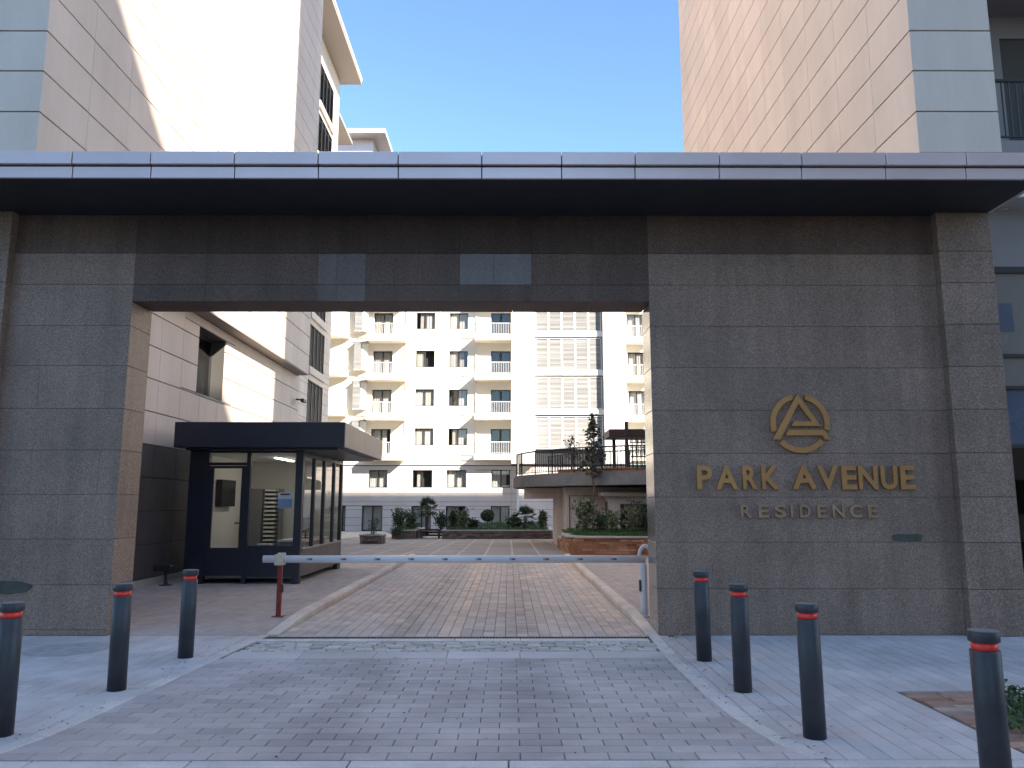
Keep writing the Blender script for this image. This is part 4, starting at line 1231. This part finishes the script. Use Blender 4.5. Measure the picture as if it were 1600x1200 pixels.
t, inn2 = planter('stone_planter', 'low stone planter end behind the red stone planter by the terrace wall',
    [(1.93,29.4),(2.0,28.9),(3.0,28.75),(5.6,28.72)], [(5.6,31.3),(1.93,31.3)], .40, 'stone_red')
lawn(inn2, .40, .08, 'grass in the low planter by the terrace wall', 500)
t, inn3 = planter('stone_planter', 'long brown stone planter at the far side of the courtyard',
    [(-3.53,42.2),(-3.45,41.9),(0,41.85),(2.3,41.85)], [(2.3,46.5),(-3.53,46.5)], .27, 'stone_brown')
lawn(inn3, .27, .06, 'grass in the long far planter', 300)
t, inn4 = planter('stone_planter', 'short brown stone planter left of the courtyard bench',
    [(-6.2,42.2),(-6.0,41.9),(-4.95,41.9)], [(-4.9,46.5),(-6.2,46.5)], .27, 'stone_brown')
lawn(inn4, .27, .06, 'grass in the short far planter', 300)
t, inn5 = planter('stone_planter', 'small square stone planter box standing free in the courtyard',
    [(-6.55,35.1),(-5.6,35.1)], [(-5.6,36.0),(-6.55,36.0)], .29, 'stone_brown')
bn = thing('bench', 'dark red wooden bench between the two far planters', 'bench', (-4.2, 42.9, gz(42.9)))
z = gz(42.9)
for i in range(4): MB().box(-4.83, -3.6, 42.5+i*.13, 42.61+i*.13, z+.38, z+.42).build('seat_slat', 'wood_brown', bn)
for i in range(3): MB().box(-4.83, -3.6, 43.05, 43.09, z+.10+i*.14, z+.21+i*.14).build('back_slat', 'wood_brown', bn)
for x in (-4.7, -3.75): MB().box(x-.04, x+.04, 42.52, 43.0, z, z+.379).build('leg', 'dark_frame', bn)

def shrub(name, label, x, y, z, h, rx, m, n=420, L=.09, w=.028, stems=5, shape='bush', cat='shrub', ry=None):
    t = thing(name, label, cat, (x, y, z))
    ry = ry or rx
    s = MB(); f = MB(); tips = []
    for i in range(stems):
        a = random.uniform(0, 6.28); r = random.uniform(.3, .9)
        tip = Vector((x+math.cos(a)*rx*r, y+math.sin(a)*ry*r, z+h*random.uniform(.6, .97)))
        base = Vector((x+math.cos(a)*.04, y+math.sin(a)*.04, z-.05)); mid = base.lerp(tip, .5)+Vector((0,0,h*.08))
        s.tube(base, mid, .016, .011, 5, False).tube(mid, tip, .011, .004, 5, False); tips.append((base, mid, tip))
    s.build('stems', 'bark', t)
    lobes = [(random.choice(tips), random.uniform(.25, 1.0)) for _ in range(max(8, n//25))]
    for i in range(n):
        (b, md, tp), u = random.choice(lobes)
        c = b.lerp(md, u*2) if u < .5 else md.lerp(tp, u*2-1)
        sp = rx*.33
        p = c+Vector((random.gauss(0, sp), random.gauss(0, sp), random.gauss(0, sp*.8)))
        p.z = max(p.z, z+.02)
        leaf(f, p, L*random.uniform(.6,1.3), w*random.uniform(.7,1.2), up=.5)
    f.build('foliage', m, t)
    return t
def palm(label, x, y, z, h, R_, nf=24):
    t = thing('palm', label, 'palm', (x, y, z))
    MB().tube((x,y,z-.1), (x,y,z+h*.5), .11, .085, 10, False).tube((x,y,z+h*.5), (x+.01,y,z+h), .085, .10, 10).build('trunk', 'bark', t)
    for i in range(nf):
        a = 2.4*i+random.uniform(-.2,.2); el = -.85+2.2*(i+.5)/nf
        d = Vector((math.cos(a)*math.cos(el), math.sin(a)*math.cos(el), math.sin(el)))
        c = Vector((x,y,z+h)); hub = c+d*R_*.5
        mb = MB(); mb.tube(c, hub, .012, .008, 4, False)
        side = d.cross(Vector((0,0,1)))
        if side.length < .1: side = Vector((1,0,0))
        side.normalize()
        for k in range(-5, 6):
            ang = k*.24; dd = (d*math.cos(ang)+side*math.sin(ang)); n_ = (side*math.cos(ang)-d*math.sin(ang))
            L_ = R_*.6*(1-.04*abs(k))
            tip = hub+dd*L_-Vector((0,0,R_*.10*abs(k)/5)); mp = hub+dd*L_*.5
            mb.add([hub, mp+n_*.034, tip, mp-n_*.034], [(0,1,2),(0,2,3)])
        mb.build('frond', 'leaf_dark', t)
    return t
def topiary(label, x, y, z, h, r):
    t = thing('topiary', label, 'shrub', (x, y, z))
    MB().tube((x,y,z-.05), (x,y,z+h-r*.5), .03, .025, 8).build('trunk', 'bark', t)
    f = MB()
    for i in range(2600):
        d = Vector((random.gauss(0,1), random.gauss(0,1), random.gauss(0,1))).normalized()
        p = Vector((x,y,z+h))+d*r*random.uniform(.55,1.02); p.z = z+h+(p.z-z-h)*.85
        leaf(f, p, .085, .03)
    f.build('foliage', 'leaf_dark', t)
def tree(label, x, y, z, h, base, r, m, n, L, wid, trunk='bark', name='tree', taper=True):
    t = thing(name, label, 'tree', (x, y, z))
    tr = MB(); p = Vector((x,y,z-.1)); pts = [p]
    for k in range(1, 9):
        pts.append(Vector((x+random.gauss(0,.025)*k**.5, y+random.gauss(0,.025)*k**.5, z+h*.96*k/8)))
    for k in range(8): tr.tube(pts[k], pts[k+1], .05*(1-k/9.5)+.006, .05*(1-(k+1)/9.5)+.006, 8, False)
    f = MB(); br = []
    nb = 26
    for i in range(nb):
        u = base+(1-base)*(i+.5)/nb; q = pts[int(u*7.99)].lerp(pts[min(8, int(u*7.99)+1)], u*7.99 % 1)
        a = i*2.4; rr = r*(math.sin(min(1, (u-base)/(1-base)+.18)*math.pi)**.6 if taper else 1)*random.uniform(.6,1.1)
        e = q+Vector((math.cos(a)*rr, math.sin(a)*rr, rr*.7)); tr.tube(q, e, .014, .004, 5, False); br.append((q, e))
    tr.build('trunk', trunk, t)
    for i in range(n):
        q, e = random.choice(br); c = q.lerp(e, random.uniform(.25, 1.05))
        leaf(f, c+Vector((random.gauss(0,.05), random.gauss(0,.05), random.gauss(0,.05))), L*random.uniform(.6,1.3), wid)
    f.build('crown', m, t)
# right planter
tree('slender dark leaved young tree in the red stone planter', 3.12, 29.2, .42, 4.75, .46, .50, 'leaf_bronze', 560, .15, .048)
tree('sparse small tree with a few reddish leaves on the terrace', 2.65, 32.8, 2.75, 1.75, .35, .55, 'leaf_red', 70, .12, .045, name='tree')
shrub('shrub', 'tall light green broad leaved shrub at the left end of the red stone planter', 2.62, 27.2, .58, 1.35, .42, 'leaf_olive', 520, .14, .05)
shrub('shrub', 'dark bushy shrub right of the tall light green shrub in the red planter', 3.15, 27.5, .6, .85, .36, 'leaf_dark', 620)
shrub('shrub', 'thin grey green shrub in the middle of the red stone planter', 3.62, 27.2, .6, 1.0, .34, 'leaf_mid', 420)
shrub('shrub', 'feathery green shrub with pale stems near the right pier in the red planter', 4.15, 27.0, .6, 1.15, .34, 'leaf_olive', 480)
shrub('shrub', 'dense dark shrub half hidden by the right granite jamb', 4.62, 27.3, .6, 1.25, .42, 'leaf_dark', 800)
# far planters
palm('fan palm with short trunk behind the courtyard bench', -4.5, 43.6, .0, 1.35, .72)
palm('low fan palm at the right part of the long far planter', 0.9, 43.0, .25, .62, .74)
topiary('round clipped ball topiary on a thin stem in the long far planter', -1.15, 43.0, .27, .72, .36)
far = [('upright thin green shrub at the left end of the short far planter', -5.95, 43.0, 1.15, .30, 'leaf_mid'),
       ('tall loose shrub left of the fan palm in the short far planter', -5.35, 43.2, 1.1, .36, 'leaf_mid'),
       ('low dark shrub just right of the fan palm trunk', -3.75, 43.8, .9, .40, 'leaf_dark'),
       ('dark conical shrub at the left of the long far planter', -3.05, 43.2, 1.15, .28, 'leaf_dark'),
       ('pale olive shrub second in the long far planter', -2.45, 42.8, 1.15, .32, 'leaf_olive'),
       ('dark rounded shrub left of the ball topiary', -1.95, 43.3, .5, .28, 'leaf_dark'),
       ('wide green shrub left of the low fan palm', .25, 43.4, .75, .30, 'leaf_mid'),
       ('airy oleander shrub at the right end of the long far planter', 1.78, 43.0, 1.1, .26, 'leaf_mid')]
for l, x, y, h, r, m in far: shrub('shrub', l, x, y, .25, h, r, m, 750, .13, .04, stems=7)
shrub('shrub', 'thin green plant growing in the small square planter box', -6.08, 35.5, .29, .75, .28, 'leaf_mid', 200, .10, .02)
shrub('shrub', 'spiky dark potted plant on the ground left of the short far planter', -5.75, 41.0, gz(41), .75, .32, 'leaf_dark', 260, .28, .018)

# ================================================================== small litter on the paving
mb = MB()
for i in range(260):
    x = random.uniform(-5.5, 5.2); y = random.uniform(5.1, 9.8)
    if random.random() < .6:
        sd = random.choice((-1, 1)); x = kerb_x(y, sd)+sd*abs(random.gauss(.12, .12))
    a = random.uniform(0, 6.28); L_ = random.uniform(.006, .022); w_ = L_*random.uniform(.3,.6)
    c_, s_ = math.cos(a), math.sin(a); z_ = .0095
    mb.add([(x-c_*L_, y-s_*L_, z_), (x-s_*w_, y+c_*w_, z_+.004), (x+c_*L_, y+s_*L_, z_+.002), (x+s_*w_, y-c_*w_, z_+.003)], [(0,3,2,1)])
o = mb.build('litter', 'soil', kind='stuff'); o["label"] = 'specks of soil and leaf litter scattered on the paving'; o["category"] = 'litter'
for i, (x, y, l) in enumerate(((2.02, 9.80, 'curled dry brown leaf at the foot of the right granite pier'),)):
    mb = MB()
    for k in range(7):
        leaf(mb, (x+random.gauss(0,.03), y+random.gauss(0,.02), .006+random.uniform(0,.03)), random.uniform(.05,.09), .022)
    tag(mb.build('dry_leaf', 'clay'), l, 'leaf')
